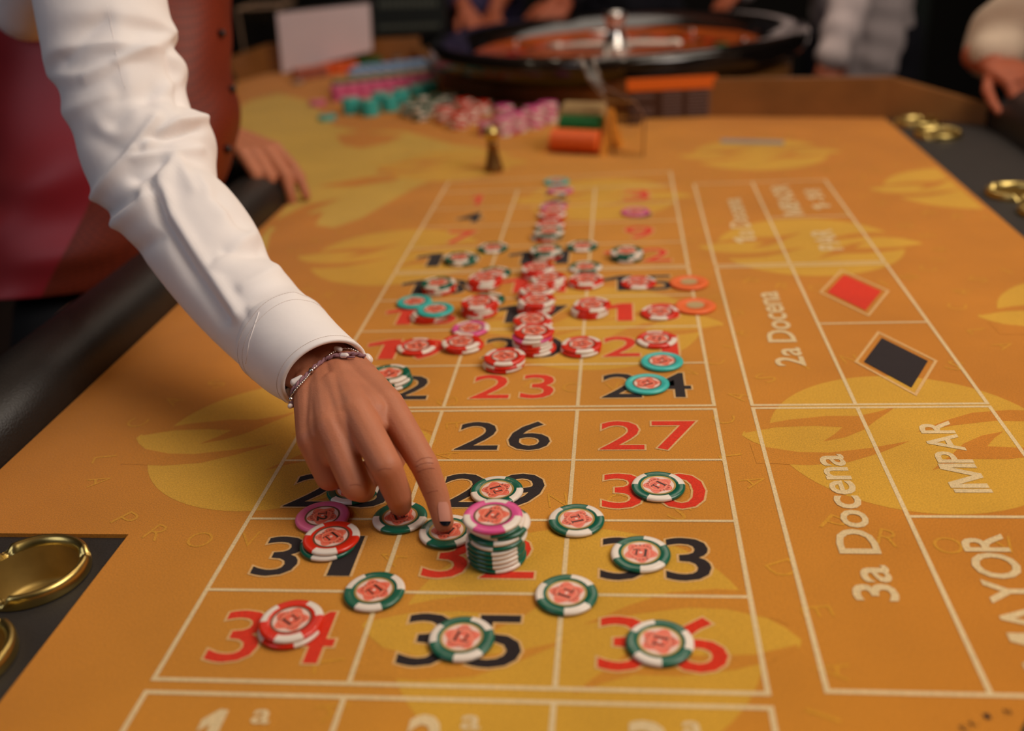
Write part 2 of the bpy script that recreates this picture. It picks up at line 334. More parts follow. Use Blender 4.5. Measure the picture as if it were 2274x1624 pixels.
# padded rails (swept rounded profile)
def rail(path, prof, name, m):
    bm = bmesh.new(); rings = []
    n = len(path)
    for i, p in enumerate(path):
        p = Vector(p); t = (Vector(path[min(i + 1, n - 1)]) - Vector(path[max(i - 1, 0)])).normalized(); o = Vector((t.y, -t.x, 0))
        rings.append([bm.verts.new(p + o * a + Vector((0, 0, b))) for a, b in prof])
    k = len(prof)
    for i in range(n - 1):
        for j in range(k): bm.faces.new((rings[i][j], rings[i][(j + 1) % k], rings[i + 1][(j + 1) % k], rings[i + 1][j]))
    bm.faces.new(rings[0]); bm.faces.new(rings[-1][::-1]); bmesh.ops.recalc_face_normals(bm, faces=bm.faces)
    return obj(name, mesh_from(bm, name, m, True), table)
def roll(wid, hgt, low): # rounded cushion cross section, inner foot at a=0 going outwards to -wid
    pr = [(0, -0.014), (0.0, 0.004)]
    for k in range(1, 14):
        t = PI * k / 14; pr.append((-wid / 2 + wid / 2 * math.cos(t) , 0.004 + (hgt - 0.004) * math.sin(t) ** 0.75))
    return pr + [(-wid, low), (-0.02, low)]
rail([(-0.237, 0.147, 0), (-0.237, 0.4, 0), (-0.237, 0.7, 0), (-0.237, 0.95, 0), (-0.237, 1.06, 0), (-0.245, 1.10, 0), (-0.30, 1.18, 0), (-0.42, 1.34, 0), (-0.62, 1.77, 0), (-0.76, 2.26, 0)], roll(0.088, 0.046, -0.13), 'left_rail_cushion', M_LEA)
rail([(0.905, 1.42, -0.05), (0.905, 1.38, -0.01), (0.90, 1.33, 0), (0.895, 1.1, 0), (0.89, 0.7, 0), (0.885, -0.25, 0)][::1], [(a, b) for a, b in roll(0.15, 0.075, -0.12)], 'right_rail_cushion', M_LEA)
# wooden apron behind the cloth and the platform for the wheel
bm = bmesh.new()
hts = [0.072, 0.070, 0.069, 0.062, 0.052, 0.046, 0.046, 0.05]
ap = [Vector((0.905, 1.40, 0))] + wallb; hs = [0.03] + hts
for i in range(len(ap) - 1):
    p, q = ap[i], ap[i + 1]; n = Vector((-(q - p).y, (q - p).x, 0)).normalized() * -0.02
    v = [bm.verts.new(x) for x in (p + Vector((0, 0, -0.014)), q + Vector((0, 0, -0.014)), q + Vector((0, 0, hs[i + 1])), p + Vector((0, 0, hs[i])), p + n + Vector((0, 0, -0.014)), q + n + Vector((0, 0, -0.014)), q + n + Vector((0, 0, hs[i + 1])), p + n + Vector((0, 0, hs[i])))]
    for s in ((0, 1, 2, 3), (7, 6, 5, 4), (3, 2, 6, 7), (0, 3, 7, 4), (1, 5, 6, 2)): bm.faces.new([v[k] for k in s])
bmesh.ops.recalc_face_normals(bm, faces=bm.faces)
obj('back_apron', mesh_from(bm, 'apron', M_WOOD), table)
bm = bmesh.new(); prism(bm, [(0.64, 1.53), (0.46, 1.567), (0.30, 1.606), (0.153, 1.72), (0.0, 1.86), (-0.12, 2.0), (-0.20, 2.2), (-0.27, 2.46), (0.20, 2.46)] + ARC[::-1], -0.034, 0.043)
obj('wheel_platform', mesh_from(bm, 'platform', M_WOOD), table)
bm = bmesh.new(); slab(bm, Vector((-0.72, 2.43, -0.014)), Vector((-0.28, 2.43, -0.014)), Vector((-0.28, 2.43, 0.075)), Vector((-0.72, 2.43, 0.075)), 0.02)
slab(bm, Vector((-0.79, 2.27, -0.014)), Vector((-0.72, 2.44, -0.014)), Vector((-0.72, 2.44, 0.075)), Vector((-0.79, 2.27, 0.06)), 0.02)
obj('back_apron', mesh_from(bm, 'apron2', M_WOOD), table)

# ---- printed artwork on the cloth
EC = (0.4975, 0.285)
def rel(pts): return [(p.x - EC[0], p.y - EC[1]) for p in [at(*q) for q in pts]]
L1 = rel([(1655, 958), (1690, 944), (1751, 933), (1835, 924.5), (1905, 924.5), (1950, 915), (1990, 903), (1970, 918), (1947, 933), (1919, 955), (1877, 972), (1827, 981.5), (1852, 966), (1871, 949.5), (1807, 946.7), (1724, 949.5), (1676, 958), (1655, 962)])
L2 = rel([(1665, 985), (1685.5, 991.4), (1774.6, 1004.8), (1841.5, 1006), (1930.7, 995.9), (2019.8, 980.3), (1953, 1007), (1886, 1027), (1797, 1033.8), (1721, 1030.6), (1680, 1030)])
RC = 0.109
def emblem(cx, cy):
    bm = bmesh.new(); n = 64
    pts = []
    for k in range(n):
        a = 2 * PI * k / n; r = RC
        c, s = math.cos(a), math.sin(a)
        pts.append((cx + c * RC, cy + s * RC))
    poly(bm, pts, 0.00012)
    for sg in (-1, 1):
        wing = [(sg * x, sg * y) for x, y in ((-0.131, 0.003), (-0.129, 0.009), (-0.122, 0.014), (-0.10, 0.0135), (-0.06, 0.02), (-0.06, -0.035), (-0.098, -0.028), (-0.112, -0.018), (-0.124, -0.007))]
        poly(bm, [(cx + x, cy + y) for x, y in wing], 0.00016)
    e = obj('gold_emblem', mesh_from(bm, 'emblem', F_YE), table)
    bm = bmesh.new()
    for P in (L1, L2):
        for sg in (1, -1): poly(bm, [(cx + sg * x, cy + sg * y) for x, y in P], 0.00020)
    bmesh.ops.triangulate(bm, faces=bm.faces)
    obj('emblem_wave', mesh_from(bm, 'waves', F_OR), e)
    return e
def ring_letters():
    bm = bmesh.new()
    def put(ch, ang, out):
        if ch == ' ': return
        w_ = {'I': 0.003, 'O': 0.019, 'D': 0.016, 'C': 0.016, 'L': 0.011, 'E': 0.011}.get(ch, 0.0145)
        m = text_mesh(ch, (-w_ / 2, w_ / 2, -0.0095, 0.0095), 0, offset=-0.012)
        rot = (ang - PI / 2) if out else (ang + PI / 2)
        M = Matrix.Translation((0.146 * math.cos(ang), 0.146 * math.sin(ang), 0.00024)) @ Matrix.Rotation(rot, 4, 'Z')
        m.transform(M); bm.from_mesh(m); D.meshes.remove(m)
    for i, ch in enumerate('CASINOS DE'): put(ch, math.radians(168 - 17.67 * i), True)
    for i, ch in enumerate('LA PROVINCIA'): put(ch, math.radians(193 + 14.2 * i), False)
    return mesh_from(bm, 'ring_letters', F_LET)
RL = ring_letters()
inside = lambda x, y: -0.12 < x < 0.64 and -0.2 < y < 1.5
for j in range(-1, 7):
    for i in range(-2, 3):
        cx = -0.0115 + 0.509 * (i + (0.5 if j % 2 else 0)); cy = 0.285 + 0.237 * (j)
        if j % 2: cx = -0.0115 + 0.2545 + 0.509 * i
        if not (-0.16 < cx < 0.80 and -0.2 < cy < 1.45): continue
        if cx > 0.62: # trimmed by the cloth edge
            cx2 = cx
        e = emblem(cx, cy)
        if cx > 0.62 or cx < -0.12:
            for o in [e] + list(e.children):
                bm = bmesh.new(); bm.from_mesh(o.data)
                bmesh.ops.bisect_plane(bm, geom=bm.verts[:] + bm.edges[:] + bm.faces[:], plane_co=(0.741, 0, 0), plane_no=(1, 0, 0), clear_outer=True)
                bm.to_mesh(o.data); bm.free()
        me = RL.copy(); o = obj('emblem_letters', me, e)
        me.transform(Matrix.Translation((cx, cy, 0)))
        bm = bmesh.new(); bm.from_mesh(me)
        bmesh.ops.bisect_plane(bm, geom=bm.verts[:] + bm.edges[:] + bm.faces[:], plane_co=(0.741, 0, 0), plane_no=(1, 0, 0), clear_outer=True)
        bmesh.ops.bisect_plane(bm, geom=bm.verts[:] + bm.edges[:] + bm.faces[:], plane_co=(-0.236, 0, 0), plane_no=(-1, 0, 0), clear_outer=True)
        bmesh.ops.bisect_plane(bm, geom=bm.verts[:] + bm.edges[:] + bm.faces[:], plane_co=(0, -0.25, 0), plane_no=(0, -1, 0), clear_outer=True)
        if cx < -0.08 or cy < 0.3: bmesh.ops.delete(bm, geom=[v for v in bm.verts if v.co.x < -0.083 and v.co.y < 0.15], context='VERTS')
        bm.to_mesh(me); bm.free()
# the pale gold field printed on the left wing of the cloth, with orange streaks
bm = bmesh.new(); g = [at(*q) for q in [(529, 240), (560, 222), (620, 208), (690, 226), (740, 280), (800, 292), (900, 292), (1010, 322), (1075, 330), (1070, 352), (1000, 366), (960, 380), (985, 392), (930, 412), (880, 440), (800, 486), (740, 506), (700, 500), (720, 470), (640, 482), (600, 520), (585, 590), (520, 640), (440, 700)]]
g = [p for p in g if p.x > -0.9] ; g = [Vector((max(p.x, -0.236) if p.y < 1.07 else p.x, p.y, 0)) for p in g] + [Vector((-0.236, 1.075, 0)), Vector((-0.30, 1.17, 0)), Vector((-0.42, 1.33, 0)), Vector((-0.615, 1.76, 0))]
poly(bm, g, 0.00008); bmesh.ops.triangulate(bm, faces=bm.faces); gf = obj('gold_field', mesh_from(bm, 'gold_field', F_YE2), table)
bm = bmesh.new()
for st in ([(745, 300), (800, 292), (900, 300), (860, 318), (800, 330), (760, 322)], [(700, 415), (800, 396), (930, 380), (880, 400), (790, 415)], [(590, 500), (680, 455), (760, 440), (690, 470), (620, 510)]):
    poly(bm, [at(*q) for q in st], 0.0001)
bmesh.ops.triangulate(bm, faces=bm.faces); obj('orange_streak', mesh_from(bm, 'streaks', F_OR), gf)
# lines
W0, W1, W2, W3 = 0.0, 0.1162, 0.2335, 0.3492
RY = [0.001, 0.0838, 0.1665, 0.2498, 0.3336]; RY2 = [0.3402, 0.4261, 0.5132, 0.6006, 0.6880]; RY3 = [0.6952, 0.7846, 0.8766, 0.9626, 1.054]
ZL = 0.0003; LW = 0.0031
bm = bmesh.new()
def hl(x0, x1, y0, y1=None, wd=LW):
    y1 = y0 if y1 is None else y1; poly(bm, [(x0 - wd / 2, y0 - wd / 2), (x1 + wd / 2, y1 - wd / 2), (x1 + wd / 2, y1 + wd / 2), (x0 - wd / 2, y0 + wd / 2)], ZL)
def vl(x, y0, y1, x1=None, wd=LW):
    x1 = x if x1 is None else x1; poly(bm, [(x - wd / 2, y0), (x + wd / 2, y0), (x1 + wd / 2, y1), (x1 - wd / 2, y1)], ZL + 0.00001)
for R_ in (RY, RY2, RY3):
    for i, y in enumerate(R_): hl(W0, W3, y, wd=LW if i in (0, 4) else LW * 0.85)
    for x in (W0, W1, W2, W3): vl(x, R_[0], R_[-1])
vl(W0, RY3[-1], 1.115); vl(W3, RY3[-1], 1.135); hl(W0, W3, 1.115, 1.135)
# column boxes nearest the camera
for y in (-0.0095, -0.09): hl(W0, W3, y)
for x in (W0, W1, W2, W3): vl(x, -0.09, -0.0095)
# dozens and even chances panel
X0, X1, X2 = 0.3808, 0.4655, 0.5705
for (a, b) in ((0.004, 0.3345), (0.3400, 0.6860), (0.6935, 1.0565)):
    hl(X0, X2, a); hl(X0, X2, b)
    for x in (X0, X1, X2): vl(x, a, b)
for y in (0.1732, 0.5143, 0.8755): hl(X1, X2, y)
obj('white_grid_lines', mesh_from(bm, 'grid', F_LI), table)
REDS = {1, 3, 5, 7, 9, 12, 14, 16, 18, 19, 21, 23, 25, 27, 30, 32, 34, 36}
rows = [(RY, 34), (RY, 31), (RY, 28), (RY, 25), (RY2, 22), (RY2, 19), (RY2, 16), (RY2, 13), (RY3, 10), (RY3, 7), (RY3, 4), (RY3, 1)]
for k, (R_, n0) in enumerate(rows):
    i = k % 4; y0 = R_[i]; hh = R_[i + 1] - R_[i]
    for c, x in enumerate((W0, W1, W2)):
        n = n0 + c; ya, yb = y0 + hh * 0.185, y0 + hh * 0.745
        r = (x + 0.0205, x + 0.0975, ya, yb) if n > 9 else (x + 0.043, x + 0.080, ya, yb)
        if n == 1: r = (x + 0.048, x + 0.073, ya, yb)
        h = text_mesh(str(n), r, 0.00034, stroke=0.027, mono=True)
        t = text_mesh(str(n), r, 0.00048, offset=0.006, mono=True)
        o = flat('printed_number', t, F_RE if n in REDS else F_BK, table, ('red' if n in REDS else 'black') + ' number ' + numw(n) + ' printed on the cloth')
        flat('number_outline', h, F_HALO, o)
def word(body, rect, rot, off=0.012, label=None):
    o = flat('printed_word', text_mesh(body, rect, 0.0004, rot=rot), F_LI, table, label)
    if off > .005: flat('letter_edge', text_mesh(body, rect, 0.00046, rot=rot, stroke=off), F_LI, o)
    return o
word('3a Docena', (0.412, 0.438, 0.082, 0.257), 90, 0.016, 'cream words 3a Docena')
word('2a Docena', (0.412, 0.438, 0.417, 0.604), 90, 0.016, 'cream words 2a Docena')
word('1a Docena', (0.412, 0.438, 0.772, 0.970), 90, 0.016, 'cream words 1a Docena')
word('IMPAR', (0.5045, 0.5305, 0.204, 0.309), 90, 0.016, 'cream word IMPAR')
word('MAYOR', (0.490, 0.519, 0.022, 0.152), 90, 0.016, 'cream word MAYOR')
word('19-36', (0.534, 0.557, 0.035, 0.140), 90, 0.016, 'cream figures 19-36')
word('PAR', (0.508, 0.534, 0.739, 0.816), 90, 0.016, 'cream word PAR')
word('MENOR', (0.487, 0.513, 0.885, 1.033), 90, 0.016, 'cream word MENOR')
word('1-18', (0.530, 0.553, 0.906, 1.004), 90, 0.016, 'cream figures 1-18')
for i, (s, x) in enumerate((('1', 0.041), ('2', 0.157), ('3', 0.274))):
    word(s, (x if i else x - .001, x + (0.019 if i else 0.017), -0.062, -0.022), 0, 0.016, 'cream ordinal %s at the foot of the column' % s); word('a', (x + 0.028, x + 0.038, -0.031, -0.021), 0, 0.016)
for (nm, cx, cy, m) in (('red', 0.518, 0.600, F_RE), ('black', 0.518, 0.4235, F_BK)):
    bm = bmesh.new(); hx, hy = 0.028, 0.0535
    f = lambda k, z: [(cx - hx * k, cy, z), (cx, cy - hy * k, z), (cx + hx * k, cy, z), (cx, cy + hy * k, z)]
    poly(bm, f(1, 0.00046)); o = obj('printed_diamond', mesh_from(bm, 'dia', m), table, nm + ' diamond printed on the cloth')
    bm = bmesh.new()
    A, B = f(1.30, 0.00041), f(1.19, 0.00041)
    va = [bm.verts.new(p) for p in A]; vb = [bm.verts.new(p) for p in B]
    for k in range(4): bm.faces.new((va[k], va[(k + 1) % 4], vb[(k + 1) % 4], vb[k]))
    obj('diamond_outline', mesh_from(bm, 'diao', F_HALO), o)
bm = bmesh.new(); a, b, c, d = at(1600, 318), at(1740, 322), at(1741, 313), at(1601, 309); prism(bm, [a, b, c, d], 0.0003, 0.0009); obj('grey_slot_plate', mesh_from(bm, 'slot', F_GR), table)
bm = bmesh.new(); poly(bm, [(0.4935 + 0.0245 * math.cos(t), -0.032 + 0.0245 * math.sin(t)) for t in [2 * PI * k / 40 for k in range(40)]], 0.0003); obj('dark_printed_disc', mesh_from(bm, 'disc', felt('felt_olive', (74, 58, 26))), table)
for ch, (u, v), a in (('K', (2160, 1608), 25), ('I', (2192, 1592), 12), ('N', (2237, 1582), 5), ('E', (2140, 1618), 30)):
    p = at(u, v); m = text_mesh(ch, (-0.0016, 0.0016, -0.002, 0.002), 0.0003); m.transform(Matrix.Translation((p.x, p.y, 0)) @ Matrix.Rotation(math.radians(a), 4, 'Z')); flat('tiny_printed_letter', m, F_BK, table)

# ================================================================ chips
CR, CT = 0.01975, 0.0033
def chip_profile(R, T, e=0.0, ri=0.0128):
    h = T / 2; pr = [(ri, T - 0.00035 + e), (ri + 0.0004, T + e), (R * 0.90, T + e), (R * 0.955, T * 0.95 + e), (R * 0.99 + e * 0.5, T * 0.75), (R + e, h), (R * 0.99 + e * 0.5, T * 0.25), (R * 0.955, T * 0.05 - e), (R * 0.90, -e)]
    return pr
def chip_body(m, R=CR, T=CT, ri=0.0128, seg=56):
    bm = bmesh.new(); pr = chip_profile(R, T, 0, ri)
    lathe(bm, [(0.0001, T - 0.00035)] + pr + [(0.0001, 0.0)], seg); me = mesh_from(bm, 'chip_body', m, True); return me
def spot_mesh(R=CR, T=CT):
    bm = bmesh.new(); e = 0.00006
    pr = [(0.0148, T + e), (R * 0.90, T + e), (R * 0.955, T * 0.95 + e), (R * 0.99 + e * 0.7, T * 0.75), (R + e, T / 2), (R * 0.99 + e * 0.7, T * 0.25), (R * 0.955, T * 0.05), (R * 0.90, 0.00002)]
    lathe(bm, pr, 12, a0=-math.radians(27), a1=math.radians(27)); return mesh_from(bm, 'edge_spot', M_SPOT, True)
SPOT = spot_mesh()
def serif_T(bm, cx, cy, s, z):
    box(bm, cx - 0.38 * s, cx + 0.38 * s, cy + 0.40 * s, cy + 0.52 * s, z, z + 2e-5, 3); box(bm, cx - 0.09 * s, cx + 0.09 * s, cy - 0.5 * s, cy + 0.42 * s, z, z + 2e-5, 3)
    box(bm, cx - 0.22 * s, cx + 0.22 * s, cy - 0.52 * s, cy - 0.45 * s, z, z + 2e-5, 3)
    for q in (-1, 1): box(bm, cx + q * 0.34 * s - 0.035 * s, cx + q * 0.34 * s + 0.035 * s, cy + 0.24 * s, cy + 0.42 * s, z, z + 2e-5, 3)
def serif_1(bm, cx, cy, s, z):
    box(bm, cx - 0.12 * s, cx + 0.12 * s, cy - 0.6 * s, cy + 0.62 * s, z, z + 2e-5, 3); box(bm, cx - 0.28 * s, cx + 0.28 * s, cy - 0.64 * s, cy - 0.56 * s, z, z + 2e-5, 3)
    prism(bm, [(cx - 0.28 * s, cy + 0.45 * s), (cx - 0.1 * s, cy + 0.5 * s), (cx - 0.1 * s, cy + 0.62 * s)], z, z + 2e-5, 3)
def inlay_mesh(ringm, two=False):
    bm = bmesh.new(); z = CT - 0.0003
    lathe(bm, [(0.0114, z), (0.0128, z + 0.0001)], 48, mi=0)
    poly(bm, [(0.0115 * math.cos(2 * PI * k / 40), 0.0115 * math.sin(2 * PI * k / 40)) for k in range(40)], z, 1)
    def ros(r0, am, ph, zz, mi):
        poly(bm, [((r0 + am * math.cos(5 * t + ph)) * math.cos(t), (r0 + am * math.cos(5 * t + ph)) * math.sin(t)) for t in [2 * PI * k / 60 for k in range(60)]], zz, mi)
    ros(0.0098, 0.0014, 0.6, z + 1.5e-5, 2); ros(0.0090, 0.0010, 0.6, z + 3e-5, 4); ros(0.0086, 0.0009, 0.6, z + 4.5e-5, 2)
    ros(0.0066, 0.0005, 2.4, z + 6e-5, 4); ros(0.0058, 0.0004, 2.4, z + 7.5e-5, 2)
    poly(bm, [(0.0011 * math.cos(2 * PI * k / 16), 0.0011 * math.sin(2 * PI * k / 16)) for k in range(16)], z + 9e-5, 1)
    serif_T(bm, -0.0028, 0, 0.0062, z + 1.1e-4)
    if two:
        m = text_mesh('2', (0.0006, 0.0058, -0.0035, 0.0035), z + 1.2e-4, offset=0.03); 
        for p in m.polygons: p.material_index = 3
        n0 = len(bm.faces); bm.from_mesh(m); bm.faces.ensure_lookup_table()
        for f in bm.faces[n0:]: f.material_index = 3
    else: serif_1(bm, 0.0031, 0, 0.0068, z + 1.1e-4)
    for wd, base, sg in (('CASINO', 90, 1), ('TIGRE', -90, -1)):
        for i, ch in enumerate(wd):
            a = math.radians(base - sg * (i - (len(wd) - 1) / 2) * 19)
            w_ = 0.0004 if ch == 'I' else 0.0013
            m = text_mesh(ch, (-w_ / 2, w_ / 2, -0.0009, 0.0009), 0)
            m.transform(Matrix.Translation((0.0080 * math.cos(a), 0.0080 * math.sin(a), z + 1.2e-4)) @ Matrix.Rotation(a - PI / 2 if sg > 0 else a + PI / 2, 4, 'Z'))
            n0 = len(bm.faces); bm.from_mesh(m); D.meshes.remove(m); bm.faces.ensure_lookup_table()
            for f in bm.faces[n0:]: f.material_index = 3
    return mesh_from(bm, 'inlay', [ringm, M_PAP, M_ROS, M_INK, M_ROS2])
INL = {'g': inlay_mesh(M_GOLD), 'b': inlay_mesh(M_BRZ), '2': inlay_mesh(M_BRZ, True)}
def plain_inlay():
    bm = bmesh.new(); poly(bm, [(0.0095 * math.cos(2 * PI * k / 32), 0.0095 * math.sin(2 * PI * k / 32)) for k in range(32)], CT + 0.00005); return mesh_from(bm, 'inlay_plain', M_GREYI)
PLI = plain_inlay()
BODY = {'G': chip_body(M_G), 'R': chip_body(M_R), 'M': chip_body(M_M), 'P': chip_body(M_P), 'T': chip_body(M_T), 'O': chip_body(M_O, 0.0215, 0.0033, 0.010)}
KIND = {'G': ('green', True, 'g'), 'R': ('red', True, 'b'), 'M': ('magenta', True, 'b'), 'P': ('plain pink', False, '2'), 'T': ('plain turquoise', False, 'b'), 'O': ('plain orange', False, None)}
NCHIP = [0]
def chip(k, loc, phase, label, group, tilt=(0, 0), inlay=True):
    nm, sp, inl = KIND[k]
    o = obj('poker_chip', BODY[k], None, label, 'poker chip', group); o.location = loc; o.rotation_euler = (tilt[0], tilt[1], math.radians(phase)); NCHIP[0] += 1
    if sp:
        for q in range(3): s = obj('edge_spot', SPOT, o); s.rotation_euler = (0, 0, math.radians(120 * q))
    if inlay:
        if inl: i = obj('inlay', INL[inl], o); i.rotation_euler = (0, 0, random.choice((0.3, 1.2, 2.0, 3.3, 4.4, 5.2)))
        else: obj('inlay', PLI, o)
    return o
ORD = ['bottom', 'second', 'third', 'fourth', 'fifth', 'sixth', 'seventh', 'eighth', 'ninth', 'tenth', 'eleventh', 'twelfth', 'thirteenth', 'fourteenth']
def lev(i, n): return 'topmost' if i == n - 1 else ('bottom' if i == 0 else ORD[i] + ' from bottom')
def pile(u, v, spec, where, lvl0=0):
    """spec: list of (kind, phase, dx_mm, dy_mm) from the bottom; (u,v): photo position of the bottom chip's top face"""
    base = at(u, v, CT); n = len(spec)
    for i, s in enumerate(spec):
        k, ph = s[0], s[1]; dx = s[2] / 1000 if len(s) > 2 else random.uniform(-1, 1) / 1000; dy = s[3] / 1000 if len(s) > 3 else random.uniform(-1, 1) / 1000
        nm, sp, _ = KIND[k]; desc = nm + (' and white chip' if sp else ' chip'); wh = words(where)
        lab = (desc + ' lying alone ' + wh) if n == 1 else ('%s, %s, stack %s' % (desc, lev(i, n), wh)); lab = ' '.join(lab.split()[:16])
        chip(k, (base.x + dx, base.y + dy, 0.0005 + i * CT), ph, lab, 'chips bet on the layout')
# nearest bets
pile(1025, 1416, [('G', 50, 0, 0)], 'on black number 35')
pile(1465, 1425, [('G', 5, 0, 0)], 'on red number 36')
pile(1258, 1318, [('G', 55, 0, 0)], 'on the corner of 32, 33, 35 and 36')
pile(1423, 1228, [('G', 55, 0, 0)], 'on black number 33')
pile(831, 1311, [('G', 30, 0, 0)], 'on the corner of 31, 32, 34 and 35')
pile(1462, 1078, [('G', 30, 0, 0)], 'on red number 30')
pile(1280, 1153, [('G', 38, 0, 0)], 'on the line left of the 30 and 33 cells')
pile(1103, 1088, [('G', 100, 0, 0)], 'on black number 29')
pile(888, 1147, [('G', 90, 0, 0)], 'under the bent middle finger')
pile(993, 1178, [('G', 85, 0, 0)], 'under the pointing fingertip')
pile(783, 1086, [('G', 15, 0, 0)], 'on black 28, half hidden behind the curled fingers')
pile(716, 1146, [('P', 30, 0, 0)], 'on the left half of the line above number 31')
pile(729, 1205, [('G', 35, 0, 0), ('R', 30, 2, 2)], 'on black number 31')
pile(645, 1390, [('R', 80, 0, 0), ('R', 42, 0.5, 1.5)], 'on red number 34')
pile(1104, 1230, [('G', 60, 0, 0), ('G', 58, -0.8, 0.3), ('G', 57, -0.5, 0.4), ('G', 58, -0.8, 0.6), ('G', 56, -0.4, 0.8), ('G', 0, 1.2, 1.4), ('G', 58, 0.6, 2.0), ('G', 3, 3.4, 4.0), ('G', 0, 0.2, 2.2), ('M', 88, -1.2, 1.4)], 'standing on red number 32')
# middle of the layout
pile(1437, 851, [('T', 0, 0, 0)], 'on black number 24')
pile(1470, 801, [('T', 0, 0, 0)], 'on the line between 21 and 24')
pile(1458, 752, [('R', 95, 0, 0)], 'on red number 21')
pile(1290, 772, [('R', 60, 0, 0), ('R', 42, 0.8, 1.2)], 'on the line between 20 and 21')
pile(1118, 806, [('R', 70, 0, 0), ('R', 100, 1.0, 0), ('R', 32, 1.4, 1.2)], 'on the line between 20 and 23')
pile(1190, 771, [('R', 55, 0, 0), ('R', 80, -2.5, 0), ('R', 85, -3, 0.5), ('R', 60, -2.5, 1.5), ('M', 32, -3, 0.5), ('R', 32, -1, 2.5)], 'on black number 20')
pile(1183, 722, [('R', 50, 0, 0), ('R', 85, 1, 0), ('R', 25, 0, 0)], 'on the line between 17 and 20')
pile(870, 845, [('G', 45, 0, 0), ('G', 80, -1, 1), ('G', 70, -2, 1.5)], 'on black number 22 behind the wrist')
pile(925, 768, [('R', 85, 0, 0)], 'on red number 19')
pile(1025, 765, [('R', 60, 2.5, 0), ('R', 80, 0, 0)], 'on the line between 19 and 20')
pile(1045, 728, [('M', 5, 0, 0)], 'above the line between 19 and 20')
pile(955, 700, [('R', 85, -2, 0), ('R', 80, 1, 0), ('T', 0, 6, 1)], 'on red number 16')
pile(920, 669, [('T', 0, 0, 0)], 'on the line between 13 and 16')
pile(1065, 690, [('R', 20, 0, 0), ('R', 60, 0, 0.5), ('R', 45, 1, 1), ('R', 30, 0, 1)], 'on the line between 16 and 17')
pile(1082, 664, [('G', 60, 0, 0)], 'behind the red stack between 16 and 17')
pile(975, 640, [('R', 20, 0, 0), ('R', 50, 0.5, 0), ('G', 15, -0.5, 1)], 'on black number 13')
pile(1072, 631, [('R', 85, 0, 0), ('R', 40, 3, 0), ('R', 45, 3, 3)], 'on the line between 13 and 14')
pile(1098, 605, [('G', 60, 0, 0)], 'on the line between 10 and 13')
pile(1189, 685, [('R', 20, 0, 0), ('R', 60, 1, 0), ('R', 85, 0.5, 0), ('R', 85, 2, 0)], 'on the black number 17')
pile(1188, 655, [('R', 55, 0, 0), ('R', 40, 1, 0), ('R', 85, 3, 1)], 'on the line between 14 and 17')
pile(1220, 628, [('R', 45, 0, 0), ('R', 60, 0.5, 0), ('R', 85, -1, 0)], 'on red number 14')
pile(1195, 606, [('R', 10, 0, 0), ('R', 50, 0, 0), ('R', 85, 0, 1)], 'on the line between 11 and 14')
pile(1213, 565, [('R', 10, 0, 0), ('G', 35, 0, 0), ('G', 80, 0, 1)], 'on black number 11')
pile(1216, 524, [('R', 85, -2, 0), ('G', 35, 1, 0), ('G', 90, 2, 0)], 'on the line between 8 and 11')
pile(1222, 502, [('R', 30, 0, 0), ('R', 85, 0, 0)], 'on black number 8')
pile(1226, 478, [('R', 30, 0, 0), ('R', 90, 0, 0)], 'on the line between 5 and 8')
pile(1229, 458, [('M', 60, 0, 0)], 'on red number 5')
pile(1244, 421, [('M', 30, 0, 0)], 'on the line between 2 and 5')
pile(1236, 402, [('T', 0, 0, 0)], 'on black number 2, farthest bet from the hand')
pile(1310, 690, [('R', 80, 0, 0), ('R', 85, 0, 0.6), ('R', 50, 2.5, 2)], 'on the line between 17 and 18')
pile(1302, 626, [('R', 80, 0, 0), ('R', 30, 0, 1)], 'on the line between 14 and 15')
pile(1300, 592, [('G', 100, 0, 0)], 'on the line between 11, 12, 14 and 15')
pile(1293, 545, [('G', 30, 0, 0)], 'on the line between 8, 9, 11 and 12')
pile(1392, 569, [('G', 25, 0, 0), ('G', 60, 0.8, 0), ('G', 85, 0, 0.5)], 'on red number 12')
pile(1094, 549, [('G', 35, 0, 0)], 'on the line between 7, 8, 10 and 11')
pile(1022, 577, [('G', 15, 2, 0), ('G', 45, -1, 1.0)], 'on black number 10')
pile(1418, 626, [('R', 30, 0, 0)], 'on black number 15')
pile(1465, 692, [('R', 25, 0, 0)], 'on red number 18')
pile(1530, 626, [('O', 0, 0, 0)], 'on the edge of the grid right of 15')
pile(1544, 678, [('O', 0, 0, 0)], 'on the edge of the grid right of 18')
pile(1411, 469, [('P', 0, 0, 0)], 'on black number 6')
# the bank: chips stacked at the far end by the wheel
def simple_chip(mA, spots):
    bm = bmesh.new(); seg = 24; pr = [(0.0001, CT), (CR * 0.92, CT), (CR, CT * 0.75), (CR, CT * 0.25), (CR * 0.92, 0)]
    lathe(bm, pr, seg)
    bm.faces.ensure_lookup_table()
    if spots:
        for i, f in enumerate(bm.faces):
            if (i // 4) % 8 < 4 and i % 4 > 0: f.material_index = 1
    return mesh_from(bm, 'bank_chip', [mA, M_SPOT], True)
SC = {'G': simple_chip(M_G, True), 'R': simple_chip(M_R, True), 'M': simple_chip(M_M, True), 'T': simple_chip(M_T, False), 'P': simple_chip(M_P, False)}
def bank(k, u, v, n, where, group, p=None, lean=0):
    b = at(u, v) if p is None else p; spots = k in 'GRM'; nm = KIND[k][0]
    for i in range(n):
        o = obj('poker_chip', SC[k], None, '%s chip, %s, stack %s' % (nm, lev(i, n), where), 'poker chip', group)
        o.location = (b.x + random.uniform(-.0006, .0006) + lean * i, b.y + random.uniform(-.0006, .0006), i * (CT + 0.00005)); o.rotation_euler = (0, 0, random.random() * 6); NCHIP[0] += 1
        cap = 1
        if i == n - 1: obj('inlay', PLI if not spots else INL['b'], o)
